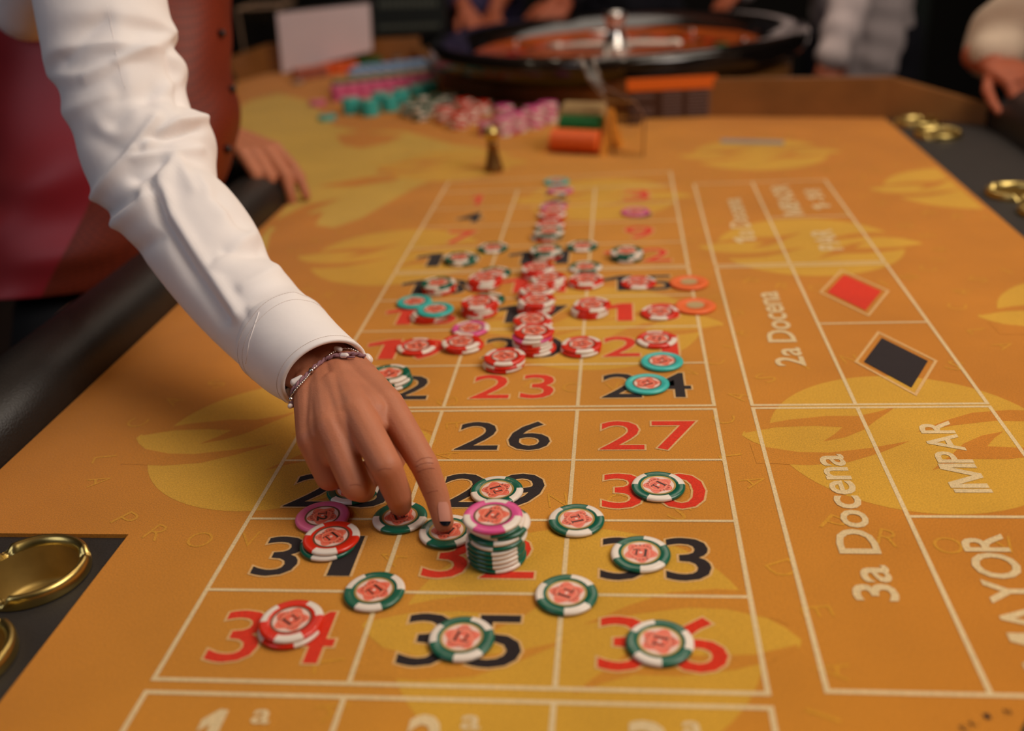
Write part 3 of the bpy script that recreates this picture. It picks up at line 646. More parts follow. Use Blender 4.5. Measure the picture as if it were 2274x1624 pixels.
bank('P', 706, 233, 3, 'of three standing alone on the gold cloth', 'small spare stacks')
bank('T', 727, 266, 3, 'of three nearest the left hand on the rail', 'small spare stacks')
for i, (u, v, wh) in enumerate([(782, 252, 'at the left end of the turquoise row'), (823, 256, 'second from the left of the turquoise row'), (867, 246, 'third from the left of the turquoise row')]): bank('T', u, v, 10, wh, 'turquoise bank stacks')
for i, (u, v, wh) in enumerate([(846, 231, 'behind the second turquoise stack'), (892, 224, 'fourth along the turquoise row'), (930, 214, 'fifth along the turquoise row'), (957, 206, 'at the wheel end of the turquoise row')]): bank('T', u, v, 8, wh, 'turquoise bank stacks')
for u, v, n, wh in [(909, 256, 8, 'at the left of the green bank'), (935, 266, 8, 'in front of the green bank'), (960, 252, 8, 'at the right of the green bank'), (940, 236, 7, 'in the middle of the green bank'), (985, 236, 7, 'behind the green bank'), (1016, 229, 6, 'at the back of the green bank')]: bank('G', u, v, n, wh, 'green bank stacks')
for u, v, n, wh in [(988, 270, 9, 'at the left of the red bank'), (1018, 284, 9, 'at the front of the red bank'), (1046, 272, 9, 'at the right of the red bank'), (1032, 252, 9, 'behind the red bank'), (1070, 254, 8, 'at the back right of the red bank')]: bank('R', u, v, n, wh, 'red bank stacks')
for u, v, n, wh in [(1086, 298, 7, 'at the left of the magenta bank'), (1118, 300, 10, 'at the front of the magenta bank'), (1150, 292, 11, 'in the middle of the magenta bank'), (1186, 283, 12, 'third along the front of the magenta bank'), (1217, 272, 12, 'at the right end of the magenta bank'), (1120, 272, 10, 'behind the magenta bank')]: bank('M', u, v, n, wh, 'magenta bank stacks')
# everything farther: one mass of distant bank chips
bm = bmesh.new(); MM = [M_P, M_GD, M_B, M_S, M_O, M_DK, M_GREYI]
def far(mi, b, n, alt=None):
    for i in range(n):
        lathe(bm, [(0.0001, CT * 0.97), (CR * 0.93, CT * 0.97), (CR, CT * 0.75), (CR, CT * 0.25), (CR * 0.93, 0), (0.0001, 0)], 14, (b.x + random.uniform(-.0008, .0008), b.y + random.uniform(-.0008, .0008)), mi if not alt or i % 3 else alt, zo=i * CT)
def row(mi, a, b, k, n, alt=None):
    A, B = at(*a), at(*b)
    for i in range(k): far(mi, A.lerp(B, i / (k - 1)), n, alt)
row(0, (755, 222), (945, 197), 8, 10); row(1, (757, 205), (938, 185), 8, 10, 6); row(2, (792, 190), (940, 172), 7, 11); row(2, (800, 182), (940, 166), 6, 12)
row(3, (668, 178), (715, 170), 3, 9, 5); row(4, (728, 165), (782, 160), 3, 9); row(1, (808, 152), (865, 146), 3, 9); row(5, (885, 146), (935, 142), 3, 9, 6)
for f in bm.faces: f.smooth = True
bm2 = mesh_from(bm, 'far_chips', MM); o = obj('bank_chips', bm2, None, 'far rows of pink, green, pale blue and orange chip stacks before the wheel', 'chips'); o['kind'] = 'stuff'
b = at(662, 186); bm = bmesh.new(); lathe(bm, [(0.0001, 0), (0.016, 0), (0.017, 0.004), (0.012, 0.01), (0.0001, 0.011)], 24, (b.x, b.y)); obj('grey_button', mesh_from(bm, 'button', mat('grey_plastic', (150, 125, 105), 0.4), True), None, 'small grey disc standing before the salmon chip stacks', 'marker')

# ================================================================ ashtrays
def ashtray(c, label, rot=0.0, R=0.038):
    t = thing('ashtray', label, 'ashtray', (c[0], c[1], 0), 'brass ashtrays sunk in the black pads')
    def notch(a, r, z):
        if r < R * 0.78 or z < 0.004: return 0
        d = min(abs((a - rot - q * 2 * PI / 3 + PI) % (2 * PI) - PI) for q in range(3)); return -0.0045 * math.exp(-(d / 0.11) ** 4)
    bm = bmesh.new()
    pr = [(R, -0.002), (R, 0.003), (R * 0.985, 0.0062), (R * 0.95, 0.0078), (R * 0.90, 0.0078), (R * 0.86, 0.0066), (R * 0.82, 0.005), (R * 0.80, 0.002)]
    lathe(bm, pr, 96, rfun=notch); obj('rim', mesh_from(bm, 'rim', M_BRASS, True), t)
    bm = bmesh.new(); lathe(bm, [(R * 0.80, 0.002), (R * 0.79, -0.004), (R * 0.78, -0.024), (R * 0.72, -0.028), (0.0001, -0.028)], 64); obj('bowl', mesh_from(bm, 'bowl', mat('brushed_brass', (176, 148, 84), 0.5, metal=0.85, noise=0.12, nscale=50), True), t)
    return t
for c, l, r in ASH: ashtray(c, l, r)

# ================================================================ roulette wheel
WC = Vector((0.262, 2.02)); WR = 0.435; wz = 0.046
wheel = thing('roulette', 'large black lacquered roulette wheel with orange wooden bowl and chrome turret', 'roulette wheel', (WC.x, WC.y, wz))
bm = bmesh.new(); lathe(bm, [(0.33, -0.002), (WR * 0.86, -0.002), (WR * 0.90, 0.004), (WR * 0.92, 0.014), (WR * 0.98, 0.022), (WR, 0.036), (WR * 1.005, 0.054), (WR * 0.99, 0.064), (WR * 0.95, 0.068), (WR * 0.90, 0.065), (WR * 0.87, 0.060), (WR * 0.82, 0.048), (WR * 0.77, 0.036), (WR * 0.755, 0.028)], 96)
obj('bowl_rim', mesh_from(bm, 'wrim', M_LACQ, True), wheel)
bm = bmesh.new(); lathe(bm, [(WR * 0.765, 0.033), (WR * 0.74, 0.029), (WR * 0.64, 0.020), (0.0001, 0.018)], 96); obj('ball_track', mesh_from(bm, 'track', M_WWD, True), wheel)
bm = bmesh.new()
for k in range(37):
    a = 2 * PI * k / 37; lathe(bm, [(WR * 0.60, 0.0215), (WR * 0.55, 0.0215), (WR * 0.54, 0.0205)], 2, mi=(2 if k == 0 else k % 2), a0=a, a1=a + 2 * PI / 37 * 0.92)
obj('number_pockets', mesh_from(bm, 'pockets', [M_R, M_LACQ, M_GD]), wheel)
bm = bmesh.new(); lathe(bm, [(WR * 0.53, 0.020), (0.14, 0.020), (0.06, 0.023), (0.0001, 0.024)], 64); obj('cone', mesh_from(bm, 'cone', M_WWD, True), wheel)
bm = bmesh.new(); lathe(bm, [(0.045, 0.018), (0.036, 0.026), (0.026, 0.034), (0.024, 0.055), (0.019, 0.062), (0.020, 0.088), (0.026, 0.094), (0.028, 0.101), (0.024, 0.109), (0.0001, 0.112)], 40); obj('turret', mesh_from(bm, 'turret', M_CHR, True), wheel)
for k in range(4):
    a = math.radians(-8 + 90 * k); bm = bmesh.new(); d = Vector((math.cos(a), math.sin(a), 0)); capsule(bm, d * 0.015 + Vector((0, 0, 0.036)), 0.0085, d * 0.135 + Vector((0, 0, 0.034)), 0.0075, 12); capsule(bm, d * 0.135 + Vector((0, 0, 0.034)), 0.0105, d * 0.148 + Vector((0, 0, 0.034)), 0.008, 12)
    obj('turret_arm', mesh_from(bm, 'arm', mat('satin_silver', (225, 218, 208), 0.35, metal=0.7), True), wheel)
for k in range(8):
    a = math.radians(8 + 45 * k); bm = bmesh.new(); d = Vector((math.cos(a), math.sin(a), 0)); e = Vector((-d.y, d.x, 0))
    p = d * (WR * 0.69) + Vector((0, 0, 0.028)); capsule(bm, p - e * 0.018, 0.005, p + e * 0.018, 0.005, 10); obj('deflector', mesh_from(bm, 'defl', M_CHR, True), wheel)

# ================================================================ dolly, rack, acrylic, sign
p = at(1097, 380); bm = bmesh.new()
lathe(bm, [(0.0001, 0), (0.0155, 0), (0.016, 0.003), (0.0145, 0.008), (0.0105, 0.024), (0.0078, 0.040), (0.0078, 0.043), (0.0100, 0.0455), (0.0078, 0.048), (0.0072, 0.050)], 40)
t = obj('win_marker', mesh_from(bm, 'dolly', M_BRSDARK, True), None, 'brass pawn shaped win marker standing beyond the number grid', 'marker', loc=(p.x, p.y, 0))
bm = bmesh.new(); lathe(bm, [(0.007, 0.050), (0.0105, 0.053), (0.0135, 0.059), (0.0135, 0.064), (0.0105, 0.070), (0.005, 0.0725), (0.0001, 0.073)], 40); obj('marker_head', mesh_from(bm, 'dollyhead', M_BRASS, True), t)
# sloped chip rack: orange stand holding rolls of chips on edge
A = at(1225, 336); B = at(1335, 342); ax = (B - A); ax.z = 0; Lr = ax.length; ax.normalize(); pn = Vector((-ax.y, ax.x, 0))
rack = thing('chip_rack', 'orange A-shaped chip rack holding rolls of orange and green chips', 'chip rack', (A.x, A.y, 0))
M_RK = mat('rack_orange', (226, 150, 52), 0.45)
for s, nm in ((Lr + 0.004, 'end_panel'), (-0.012, 'end_panel')):
    bm = bmesh.new(); o0 = ax * s
    pts = [Vector((0, -0.018, 0)), Vector((0, -0.004, 0)), Vector((0, 0.022, 0.022)), Vector((0, 0.048, 0)), Vector((0, 0.066, 0)), Vector((0, 0.046, 0.040)), Vector((0, 0.034, 0.070)), Vector((0, 0.024, 0.074)), Vector((0, 0.010, 0.058))]
    f = [o0 + pn * q.y + Vector((0, 0, q.z if s > 0 else q.z * 0.35)) for q in pts]
    va = [bm.verts.new(x) for x in f]; vb = [bm.verts.new(x + ax * 0.008) for x in f]
    bm.faces.new(va); bm.faces.new(vb[::-1])
    for i in range(9): bm.faces.new((va[i], va[(i + 1) % 9], vb[(i + 1) % 9], vb[i]))
    bmesh.ops.triangulate(bm, faces=[x for x in bm.faces if len(x.verts) > 4]); bmesh.ops.recalc_face_normals(bm, faces=bm.faces); obj(nm, mesh_from(bm, nm, M_RK), rack)
bm = bmesh.new(); q = lambda s, y, z: ax * s + pn * y + Vector((0, 0, z)); slab(bm, q(0, 0.012, 0.0), q(Lr, 0.012, 0.0), q(Lr, 0.046, 0.03), q(0, 0.046, 0.03), 0.003); obj('tray_back', mesh_from(bm, 'trayb', M_RK), rack)
rk = [(M_O, 'orange', 0.0, 0.021), (M_GD, 'green', 0.020, 0.042), (M_GREYI, 'grey', 0.036, 0.060)]
for m, nm, y, z in rk:
    n = 22 if nm == 'orange' else 12; me = simple_chip(m, False)
    for i in range(n):
        s = 0.003 + (Lr - 0.006) * (i + 0.5) / n if nm == 'orange' else 0.010 + (Lr - 0.018) * (i + 0.5) / n
        o = obj('poker_chip', me, None, '%s chip on edge, one of the roll in the %s row of the orange rack' % (nm, {'orange': 'front', 'green': 'middle', 'grey': 'top'}[nm]), 'poker chip', nm + ' chips on edge in the rack')
        o.location = A + ax * s + pn * y + Vector((0, 0, z)); o.rotation_euler = (ax.to_track_quat('Z', 'Y') @ Euler((0.0, 0.0, 0)).to_quaternion()).to_euler(); NCHIP[0] += 1
# clear bent acrylic sheet
bm = bmesh.new()
path = [(at(1352, 345), at(1430, 347)), (aty(1350, 262, at(1352, 345).y + .002), aty(1432, 265, at(1430, 347).y + .002))]
y0 = path[0][0].y
path = [(at(1365, 346), at(1428, 346)), (aty(1352, 262, y0), aty(1432, 262, y0)), (aty(1345, 225, y0 + .006), aty(1412, 228, y0 + .006)), (aty(1305, 175, y0 + .03), aty(1340, 190, y0 + .03)), (aty(1288, 125, y0 + .05), aty(1316, 130, y0 + .05))]
N = len(path); fr = []; bk = []
for a, b in path: fr.append((bm.verts.new(a), bm.verts.new(b))); bk.append((bm.verts.new(a + Vector((0, .003, 0))), bm.verts.new(b + Vector((0, .003, 0)))))
for i in range(N - 1):
    bm.faces.new((fr[i][0], fr[i][1], fr[i + 1][1], fr[i + 1][0])); bm.faces.new((bk[i + 1][0], bk[i + 1][1], bk[i][1], bk[i][0]))
    bm.faces.new((fr[i][0], fr[i + 1][0], bk[i + 1][0], bk[i][0])); bm.faces.new((fr[i + 1][1], fr[i][1], bk[i][1], bk[i + 1][1]))
bm.faces.new((fr[0][1], fr[0][0], bk[0][0], bk[0][1])); bm.faces.new((fr[-1][0], fr[-1][1], bk[-1][1], bk[-1][0])); bmesh.ops.recalc_face_normals(bm, faces=bm.faces)
ac = obj('acrylic_guard', mesh_from(bm, 'acrylic', M_ACR), None, 'clear bent acrylic sheet standing beside the chip rack before the sign', 'screen')
bm = bmesh.new(); tube(bm, [(a * 0.0 + b) for a, b in path], 0.0016, 6); tube(bm, [a for a, b in path], 0.0012, 6)
obj('polished_edge', mesh_from(bm, 'acredge', mat('acrylic_edge', (150, 112, 84), 0.25, trans=0.6, ior=1.3), True), ac)
# sign with the bet limits
sl = at(1393, 262); sr = at(1590, 256); sy = min(sl.y, sr.y) - 0.01
a, b, c, d = aty(1393, 264, sy), aty(1588, 258, sy), aty(1592, 166, sy), aty(1392, 176, sy); a.z = b.z = 0
sg = thing('limits_sign', 'small upright table sign with orange header over brown panel of grey text', 'sign', a)
bm = bmesh.new(); slab(bm, Vector((0, 0, 0)), b - a, c - a, d - a, -0.003); obj('sign_panel', mesh_from(bm, 'sp', M_SBRN), sg)
bm = bmesh.new(); f = lambda s, t, k=-0.002: (Vector((0, 0, 0)).lerp(b - a, s)).lerp((d - a).lerp(c - a, s), t) + Vector((0, k, 0)); slab(bm, f(0, .70), f(1, .70), f(1, 1), f(0, 1), -0.0012); obj('orange_header', mesh_from(bm, 'sh', M_SORG), sg)
bm = bmesh.new()
for (s0, s1, ts) in ((.06, .30, (.12, .2, .28, .5, .58)), (.40, .62, (.06, .14, .22, .30, .38, .46, .54, .62)), (.68, .94, (.06, .14, .22, .30, .38, .46, .54, .62))):
    for t_ in ts: slab(bm, f(s0, t_, -.003), f(s1, t_, -.003), f(s1, t_ + .03, -.003), f(s0, t_ + .03, -.003), -0.0004)
obj('text_lines', mesh_from(bm, 'st', M_STXT), sg)

# ================================================================ things behind the table
yb = 2.36
pp = [aty(627, 163, yb), aty(826, 112, yb), aty(820, 8, yb), aty(614, 30, yb)]
pa = thing('paper_holder', 'white paper sheet upright in a holder behind the salmon chips', 'paper', pp[0])
bm = bmesh.new(); slab(bm, *[x - pp[0] for x in pp], -0.002); obj('paper_sheet', mesh_from(bm, 'paper', M_PAPER), pa)
bm = bmesh.new(); slab(bm, *[(x - pp[0]) * 1.02 + Vector((-.003, .004, 0)) for x in pp], -0.004); obj('holder_back', mesh_from(bm, 'holder', mat('holder_plastic', (120, 112, 108), 0.3)), pa)
# clear box at the left
yb2 = 2.62; a = aty(527, 20, yb2); b = aty(618, 8, yb2); zz = 0.0
bx = thing('clear_box', 'clear acrylic box with pale edges at the far left end of the table', 'box', (a.x, yb2, -0.035))
for (nm, x0, x1, y0_, y1_) in (('box_side', 0, b.x - a.x, 0, .004), ('box_side', 0, .004, 0, .16), ('box_side', b.x - a.x - .004, b.x - a.x, 0, .16), ('box_side', 0, b.x - a.x, .156, .16)):
    bm = bmesh.new(); box(bm, x0, x1, y0_, y1_, 0, a.z + 0.035); obj(nm, mesh_from(bm, 'side', M_ACR), bx)
bm = bmesh.new(); ztop = a.z + 0.035
tube(bm, [(0, 0, ztop), (b.x - a.x, 0, ztop), (b.x - a.x, .16, ztop), (0, .16, ztop)], 0.004, 6, True); tube(bm, [(0, 0, 0), (0, 0, ztop)], 0.003, 6); tube(bm, [(b.x - a.x, 0, 0), (b.x - a.x, 0, ztop)], 0.003, 6)
obj('box_edge', mesh_from(bm, 'bedge', mat('box_edge', (170, 140, 115), 0.3)), bx)
# dark lettered panel behind the paper
yc = 2.78; q = [aty(826, 78, yc), aty(992, 70, yc), aty(990, -60, yc), aty(826, -60, yc)]
dp = thing('dark_signboard', 'dark green signboard with rows of faint grey lettering behind the wheel', 'sign', q[0])
bm = bmesh.new(); slab(bm, *[x - q[0] for x in q], -0.02); obj('board', mesh_from(bm, 'board', M_DKSIGN), dp)
bm = bmesh.new(); f = lambda s, t: (Vector((0, 0, 0)).lerp(q[1] - q[0], s)).lerp((q[3] - q[0]).lerp(q[2] - q[0], s), t) + Vector((0, -.004, 0))
for t0, t1, s0, s1, n in ((.08, .16, .10, .92, 12), (.44, .56, .10, .90, 10)):
    for k in range(n):
        sa = s0 + (s1 - s0) * k / n; slab(bm, f(sa, t0), f(sa + (s1 - s0) / n * .7, t0), f(sa + (s1 - s0) / n * .7, t1), f(sa, t1), 0.001)
obj('faint_lettering', mesh_from(bm, 'bl', M_GTXT), dp)
for (x, w_) in ((0.02, .01),):
    bm = bmesh.new(); box(bm, 0.08, 0.12, 0.03, 0.06, -H - q[0].z, 0.1); obj('board_post', mesh_from(bm, 'post', M_DKSIGN), dp)

# ================================================================ people
def hand_parts(bm, wrist, d, n, side, sc=1.0, curls=(0.5, 0.5, 0.6, 0.6), thumb=0.5):
    """d: wrist->fingers, n: back-of-hand normal, side: +1 thumb on the d x n side"""
    d = Vector(d).normalized(); n = Vector(n).normalized(); s = d.cross(n).normalized() * side; n = s.cross(d) * side; w_ = Vector(wrist); r = 0.001 * sc
    ends = []
    for i, (o, l, c) in enumerate(((0.027, .040, curls[0]), (0.009, .044, curls[1]), (-0.009, .041, curls[2]), (-0.025, .033, curls[3]))):
        mcp = w_ + d * (.082 - .004 * abs(i - 1)) * sc + s * o * sc
        capsule(bm, w_ + s * o * .55 * sc, 13 * r, mcp, 10.5 * r, 12)
        p = mcp; a = 0; rr = 9.2
        for j, seg in enumerate((l, l * .62, l * .5)):
            a += c * (1, 1.1, .7)[j]; q_ = p + (d * math.cos(a) - n * math.sin(a)) * seg * sc; capsule(bm, p, rr * r, q_, (rr - .9) * r, 12); p = q_; rr -= .9
        ends.append(p)
    b = w_ + s * .018 * sc + d * .02 * sc - n * .006 * sc; m = b + (s * .75 + d * .8 - n * .3).normalized() * .042 * sc
    capsule(bm, b, 13 * r, m, 11 * r, 12); t = m + (s * .3 + d * 1 - n * thumb).normalized() * .030 * sc; capsule(bm, m, 10.5 * r, t, 9 * r, 12); capsule(bm, t, 9 * r, t + (s * .1 + d - n * thumb).normalized() * .024 * sc, 7.5 * r, 12)
def head_parts(bm, neck, head, face, sc=1.0):
    f = Vector(face).normalized(); up = (Vector(head) - Vector(neck)).normalized(); s = f.cross(up).normalized(); h = Vector(head)
    capsule(bm, neck, .052, h - up * .05, .05, 16)
    capsule(bm, h + up * .03 - f * .015, .080, h + up * .03 + f * .015, .078, 20); capsule(bm, h - up * .02 + f * .02, .068, h - up * .075 + f * .045, .040, 16)
    capsule(bm, h + up * .005 + f * .085, .010, h - up * .022 + f * .103, .014, 10)                # nose
    for k in (-1, 1):
        capsule(bm, h + up * .005 + s * .076 * k - f * .01, .014, h - up * .02 + s * .078 * k - f * .005, .010, 8)          # ears
    capsule(bm, h - up * .05 + f * .080 - s * .018, .008, h - up * .05 + f * .080 + s * .018, .008, 8)       # lips
def face_bits(parent, neck, head, face):
    f = Vector(face).normalized(); up = (Vector(head) - Vector(neck)).normalized(); s = f.cross(up).normalized(); h = Vector(head)
    for k in (-1, 1):
        bm = bmesh.new(); c = h + up * .012 + f * .0785 + s * .030 * k; capsule(bm, c - s * .004, .0085, c + s * .004, .0085, 12, .7); e = obj('eye', mesh_from(bm, 'eye', mat('eye_white', (205, 196, 188), 0.3), True), parent)
        bm = bmesh.new(); capsule(bm, c + f * .0045, .0052, c + f * .0050, .0050, 10); obj('iris', mesh_from(bm, 'iris', mat('eye_iris', (40, 24, 16), 0.2), True), e)
        bm = bmesh.new(); capsule(bm, c + up * .017 - s * .012 + f * .002, .0028, c + up * .019 + s * .012 + f * .002, .0028, 8); obj('eyebrow', mesh_from(bm, 'brow', M_HAIR, True), parent)
    bm = bmesh.new()
    capsule(bm, h + up * .055 - f * .03, .088, h + up * .055 + f * .0, .086, 20); capsule(bm, h - f * .045, .075, h - up * .07 - f * .05, .05, 16)
    m = blob(bm, .006, 4); m.materials.append(M_HAIR); obj('hair', m, parent)

# ---- the croupier
cr = thing('person', 'croupier in white shirt and maroon vest reaching to press a green chip', 'person', (0, 0, 0))
# right hand: joints placed on the chips they touch
tipI = at(985, 1160, .0105); dipI = at(970, 1102, .0265); pipI = at(944, 1036, .047); mcpI = at(866, 905, .0715)
tipM = at(889, 1122, .0130); dipM = at(883, 1098, .030); pipM = at(857, 1035, .0555); mcpM = at(797, 925, .0755)
pipR = at(790, 1078, .038); mcpR = at(735, 950, .070); dipR = pipR + Vector((-.002, .020, -.016)); tipR = dipR + Vector((.000, .019, .004))
pipP = at(731, 1060, .033); mcpP = at(692, 975, .060); dipP = pipP + Vector((0, .015, -.010)); tipP = dipP + Vector((0, .016, .004))
wr = at(735, 835, .066)
fa = atd(619, 740, .825); elb = atd(359, 425, .935); sho = atd(150, -250, 1.0)
bm = bmesh.new()
def fing(*js):
    for (p, r), (q_, s) in zip(js[:-1], js[1:]): capsule(bm, p, r, q_, s, 14)
fing((mcpI, .0118), (pipI, .0100), (dipI, .0088), (tipI, .0074)); capsule(bm, pipI, .0102, pipI, .0102)
fing((mcpM, .0122), (pipM, .0112), (dipM, .0098), (tipM, .0083)); fing((mcpR, .0122), (pipR, .0110), (dipR, .0096), (tipR, .0080)); fing((mcpP, .0110), (pipP, .0100), (dipP, .0086), (tipP, .0072))
for a_, b_, c_, d_ in ((mcpM, pipM, mcpR, pipR), (mcpR, pipR, mcpP, pipP)):
    capsule(bm, a_.lerp(c_, .5), .0105, a_.lerp(b_, .4).lerp(c_.lerp(d_, .4), .5) + Vector((0, 0, -.003)), .0075, 12)
capsule(bm, mcpI.lerp(mcpM, .5), .0105, mcpI.lerp(mcpM, .5).lerp(pipI.lerp(pipM, .5), .16) + Vector((0, 0, -.003)), .008, 12)
axs = (mcpI - mcpP).normalized()
wL = wr - axs * .017; wRt = wr + axs * .017
for m_, r1, t_ in ((mcpI, .0130, 1.0), (mcpM, .0135, .4), (mcpR, .0130, -.3), (mcpP, .0118, -1.0)):
    capsule(bm, wr + axs * .014 * t_, .0175, m_.lerp(wr, .04), r1, 16)
for a_, b_ in ((mcpI, mcpM), (mcpM, mcpR), (mcpR, mcpP)): capsule(bm, a_.lerp(b_, .5).lerp(wr, .06), .0122, a_.lerp(b_, .5).lerp(wr, .6), .0168, 14)
under = (mcpI - wr).cross(axs).normalized(); under = -under if under.z > 0 else under
capsule(bm, wr + under * .006 + axs * .010, .017, mcpI.lerp(mcpM, .3) + under * .010, .013, 14); capsule(bm, wr + under * .006 - axs * .010, .017, mcpP.lerp(mcpR, .5) + under * .010, .012, 14)
# thumb folded under the palm on the index side
tb = wr + axs * .022 + under * .010; tm = at(885, 985, .040); tt = at(872, 1022, .033)
capsule(bm, tb, .014, tm, .0115, 14); capsule(bm, tm, .0110, tt, .0095, 14); capsule(bm, tt, .0095, at(858, 1060, .026), .008, 14)
for s in (-1, 1): capsule(bm, wr + axs * .012 * s, .0165, fa + axs * .014 * s, .022, 16)
for q_, r_ in ((mcpI, .0128), (mcpM, .0130), (mcpR, .0122), (mcpP, .0108)): capsule(bm, q_ - under * .0022, r_ * .92, q_ - under * .0022, r_ * .92, 14)
hand = blob(bm, .00115, 9, .5)
bm = bmesh.new(); bm.from_mesh(hand)
b2 = bmesh.new()
waist = atd(262, 330, 1.36); chest = atd(235, 40, 1.36); hip = Vector((-.47, .82, -.14)); neck = Vector((-.36, .93, .50)); head = Vector((-.24, .97, .66))
for p_, r_, q_, s_ in ((fa, .026, elb, .036), (elb, .038, sho, .048), (sho, .05, neck - Vector((0, 0, .06)), .06), (hip, .09, waist, .095), (waist, .095, chest, .10), (chest, .10, neck - Vector((0, 0, .08)), .08),
                       (Vector((-.42, .74, -.12)), .08, Vector((-.43, .76, -.45)), .055), (Vector((-.43, .76, -.45)), .055, Vector((-.47, .74, -.79)), .04), (Vector((-.52, .92, -.12)), .08, Vector((-.50, .95, -.45)), .055), (Vector((-.50, .95, -.45)), .055, Vector((-.55, .95, -.79)), .04),
                       (Vector((-.47, .74, -.80)), .035, Vector((-.36, .74, -.815)), .03), (Vector((-.55, .95, -.80)), .035, Vector((-.44, .95, -.815)), .03)): capsule(b2, p_, r_, q_, s_, 18)
lsh = Vector((-.40, 1.10, .42)); lel = Vector((-.50, 1.19, .18)); lwr = at(535, 345, .085) ; lwr = Vector((-.338, 1.085, .092))
capsule(b2, lsh, .05, lel, .038, 16); capsule(b2, lel, .036, lwr, .022, 16); capsule(b2, neck - Vector((0, 0, .07)), .06, lsh, .05, 16)
head_parts(b2, neck, head, Vector((.85, -.35, -.45)))
body2 = blob(b2, .007, 4); bm.from_mesh(body2)
b3 = bmesh.new(); lwr = Vector((-.345, 1.10, .088)); hd = (at(650, 372, .06) - lwr).normalized()
hand_parts(b3, lwr, hd, Vector((.15, -.05, 1)), -1, 1.12, (.35, .5, .6, .6), .5); capsule(b3, lwr - hd * .05, .024, lwr, .022, 16)
h3 = blob(b3, .0028, 4); bm.from_mesh(h3)
me = mesh_from(bm, 'body', M_SKIN, True); body = obj('body', me, cr, 'bare brown hands and wrist')
bmb = bmesh.new(); bmb.from_mesh(hand); HB = BVHTree.FromBMesh(bmb)
def hit(tree, u, v, lift=0.0):
    d = ray(u, v).normalized(); h = tree.ray_cast(CAM, d)
    return (h[0] + h[1] * lift, h[1]) if h[0] is not None else (None, None)
def patch(pts_fn, tree, nu, nv, lift, name, m, parent, label=None):
    bm = bmesh.new(); g = {}
    for i in range(nu + 1):
        for j in range(nv + 1):
            u, v = pts_fn(i / nu, j / nv); p_, _ = hit(tree, u, v, lift)
            if p_ is not None: g[i, j] = bm.verts.new(p_)
    for i in range(nu):
        for j in range(nv):
            k = [(i, j), (i + 1, j), (i + 1, j + 1), (i, j + 1)]
            if all(x in g for x in k): bm.faces.new([g[x] for x in k])
    if len(bm.faces): bmesh.ops.recalc_face_normals(bm, faces=bm.faces); return obj(name, mesh_from(bm, name, m, True), parent, label)
def nail(s, t, c=(986, 1140), w_=(12, 25), tilt=0.12):
    x = (s * 2 - 1); y = (t * 2 - 1); k = math.sqrt(max(0, 1 - (abs(y) ** 4) * .55)); return c[0] + x * w_[0] * k - tilt * y * -w_[1], c[1] + y * w_[1]
patch(lambda s, t: nail(s, t * .86), HB, 8, 10, .0004, 'fingernail', M_NAIL, body, 'pale nail of the pointing finger')
patch(lambda s, t: nail(s, .86 + t * .20, w_=(13, 25)), HB, 8, 4, .0006, 'nail_tip', M_NAILB, body, 'black painted tip of the nail')

M_CREASE = mat('skin_crease', (160, 92, 68), 0.6)
crl = []
for pts in ([(925, 1026), (936, 1019), (950, 1016), (962, 1018)], [(922, 1038), (934, 1031), (948, 1028), (964, 1029)], [(926, 1050), (940, 1043), (954, 1040), (967, 1041)], [(948, 1096), (960, 1091), (974, 1090)], [(840, 1044), (856, 1040), (872, 1042)], [(776, 1078), (790, 1076), (803, 1079)]):
    ps = [hit(HB, u, v, -.0001)[0] for u, v in pts]; ps = [p_ for p_ in ps if p_ is not None]
    if len(ps) > 2: crl.append(pts)
# sleeve: stations (left px, right px, depth) from the cuff up, real folds pushed out of the cloth
ST = [((643, 891), (797, 773), .785), ((600, 868), (742, 722), .803), ((556, 830), (692, 668), .825), ((510, 790), (662, 642), .84), ((470, 752), (632, 606), .852), ((430, 710), (592, 568), .865), ((380, 652), (570, 512), .878),
      ((332, 592), (548, 470), .893), ((285, 535), (512, 424), .907), ((250, 492), (478, 392), .92), ((222, 446), (470, 345), .93), ((202, 405), (472, 300), .936), ((186, 360), (455, 262), .94), ((172, 310), (425, 244), .943), ((156, 262), (412, 212), .945), ((138, 205), (406, 180), .948),
      ((112, 162), (409, 138), .95), ((103, 120), (380, 98), .95), ((96, 80), (388, 66), .95), ((86, 30), (372, 25), .95), ((74, -30), (362, -30), .952), ((50, -110), (350, -110), .96), ((20, -190), (345, -190), .975), ((-10, -280), (330, -260), .99)]
RIDGE = [((105, 172), (190, 172), 18, 2.2), ((190, 172), (260, 140), 17, 3.2), ((260, 140), (384, 75), 15, 4.6), ((215, 438), (300, 332), 13, 4.5), ((300, 332), (345, 262), 13, 3.5), ((259, 497), (345, 420), 15, 4.0), ((345, 420), (390, 342), 16, 4.0), ((325, 330), (392, 272), 11, 4.5), ((392, 272), (455, 262), 11, 4.5), ((289, 356), (440, 334), 11, 3.5),
         ((360, 408), (385, 480), 12, 3.5), ((385, 480), (440, 565), 14, 3.5), ((440, 565), (530, 700), 16, 3.5), ((440, 400), (500, 470), 18, 3), ((475, 600), (560, 520), 16, 3.0), ((540, 640), (610, 600), 16, 2.2), ((560, 690), (650, 660), 14, 2.0), ((260, 60), (300, 250), 30, 2.0), ((150, 250), (240, 215), 25, 2.5), ((420, 160), (350, 215), 16, 3.0), ((430, 420), (390, 350), 14, 3)]
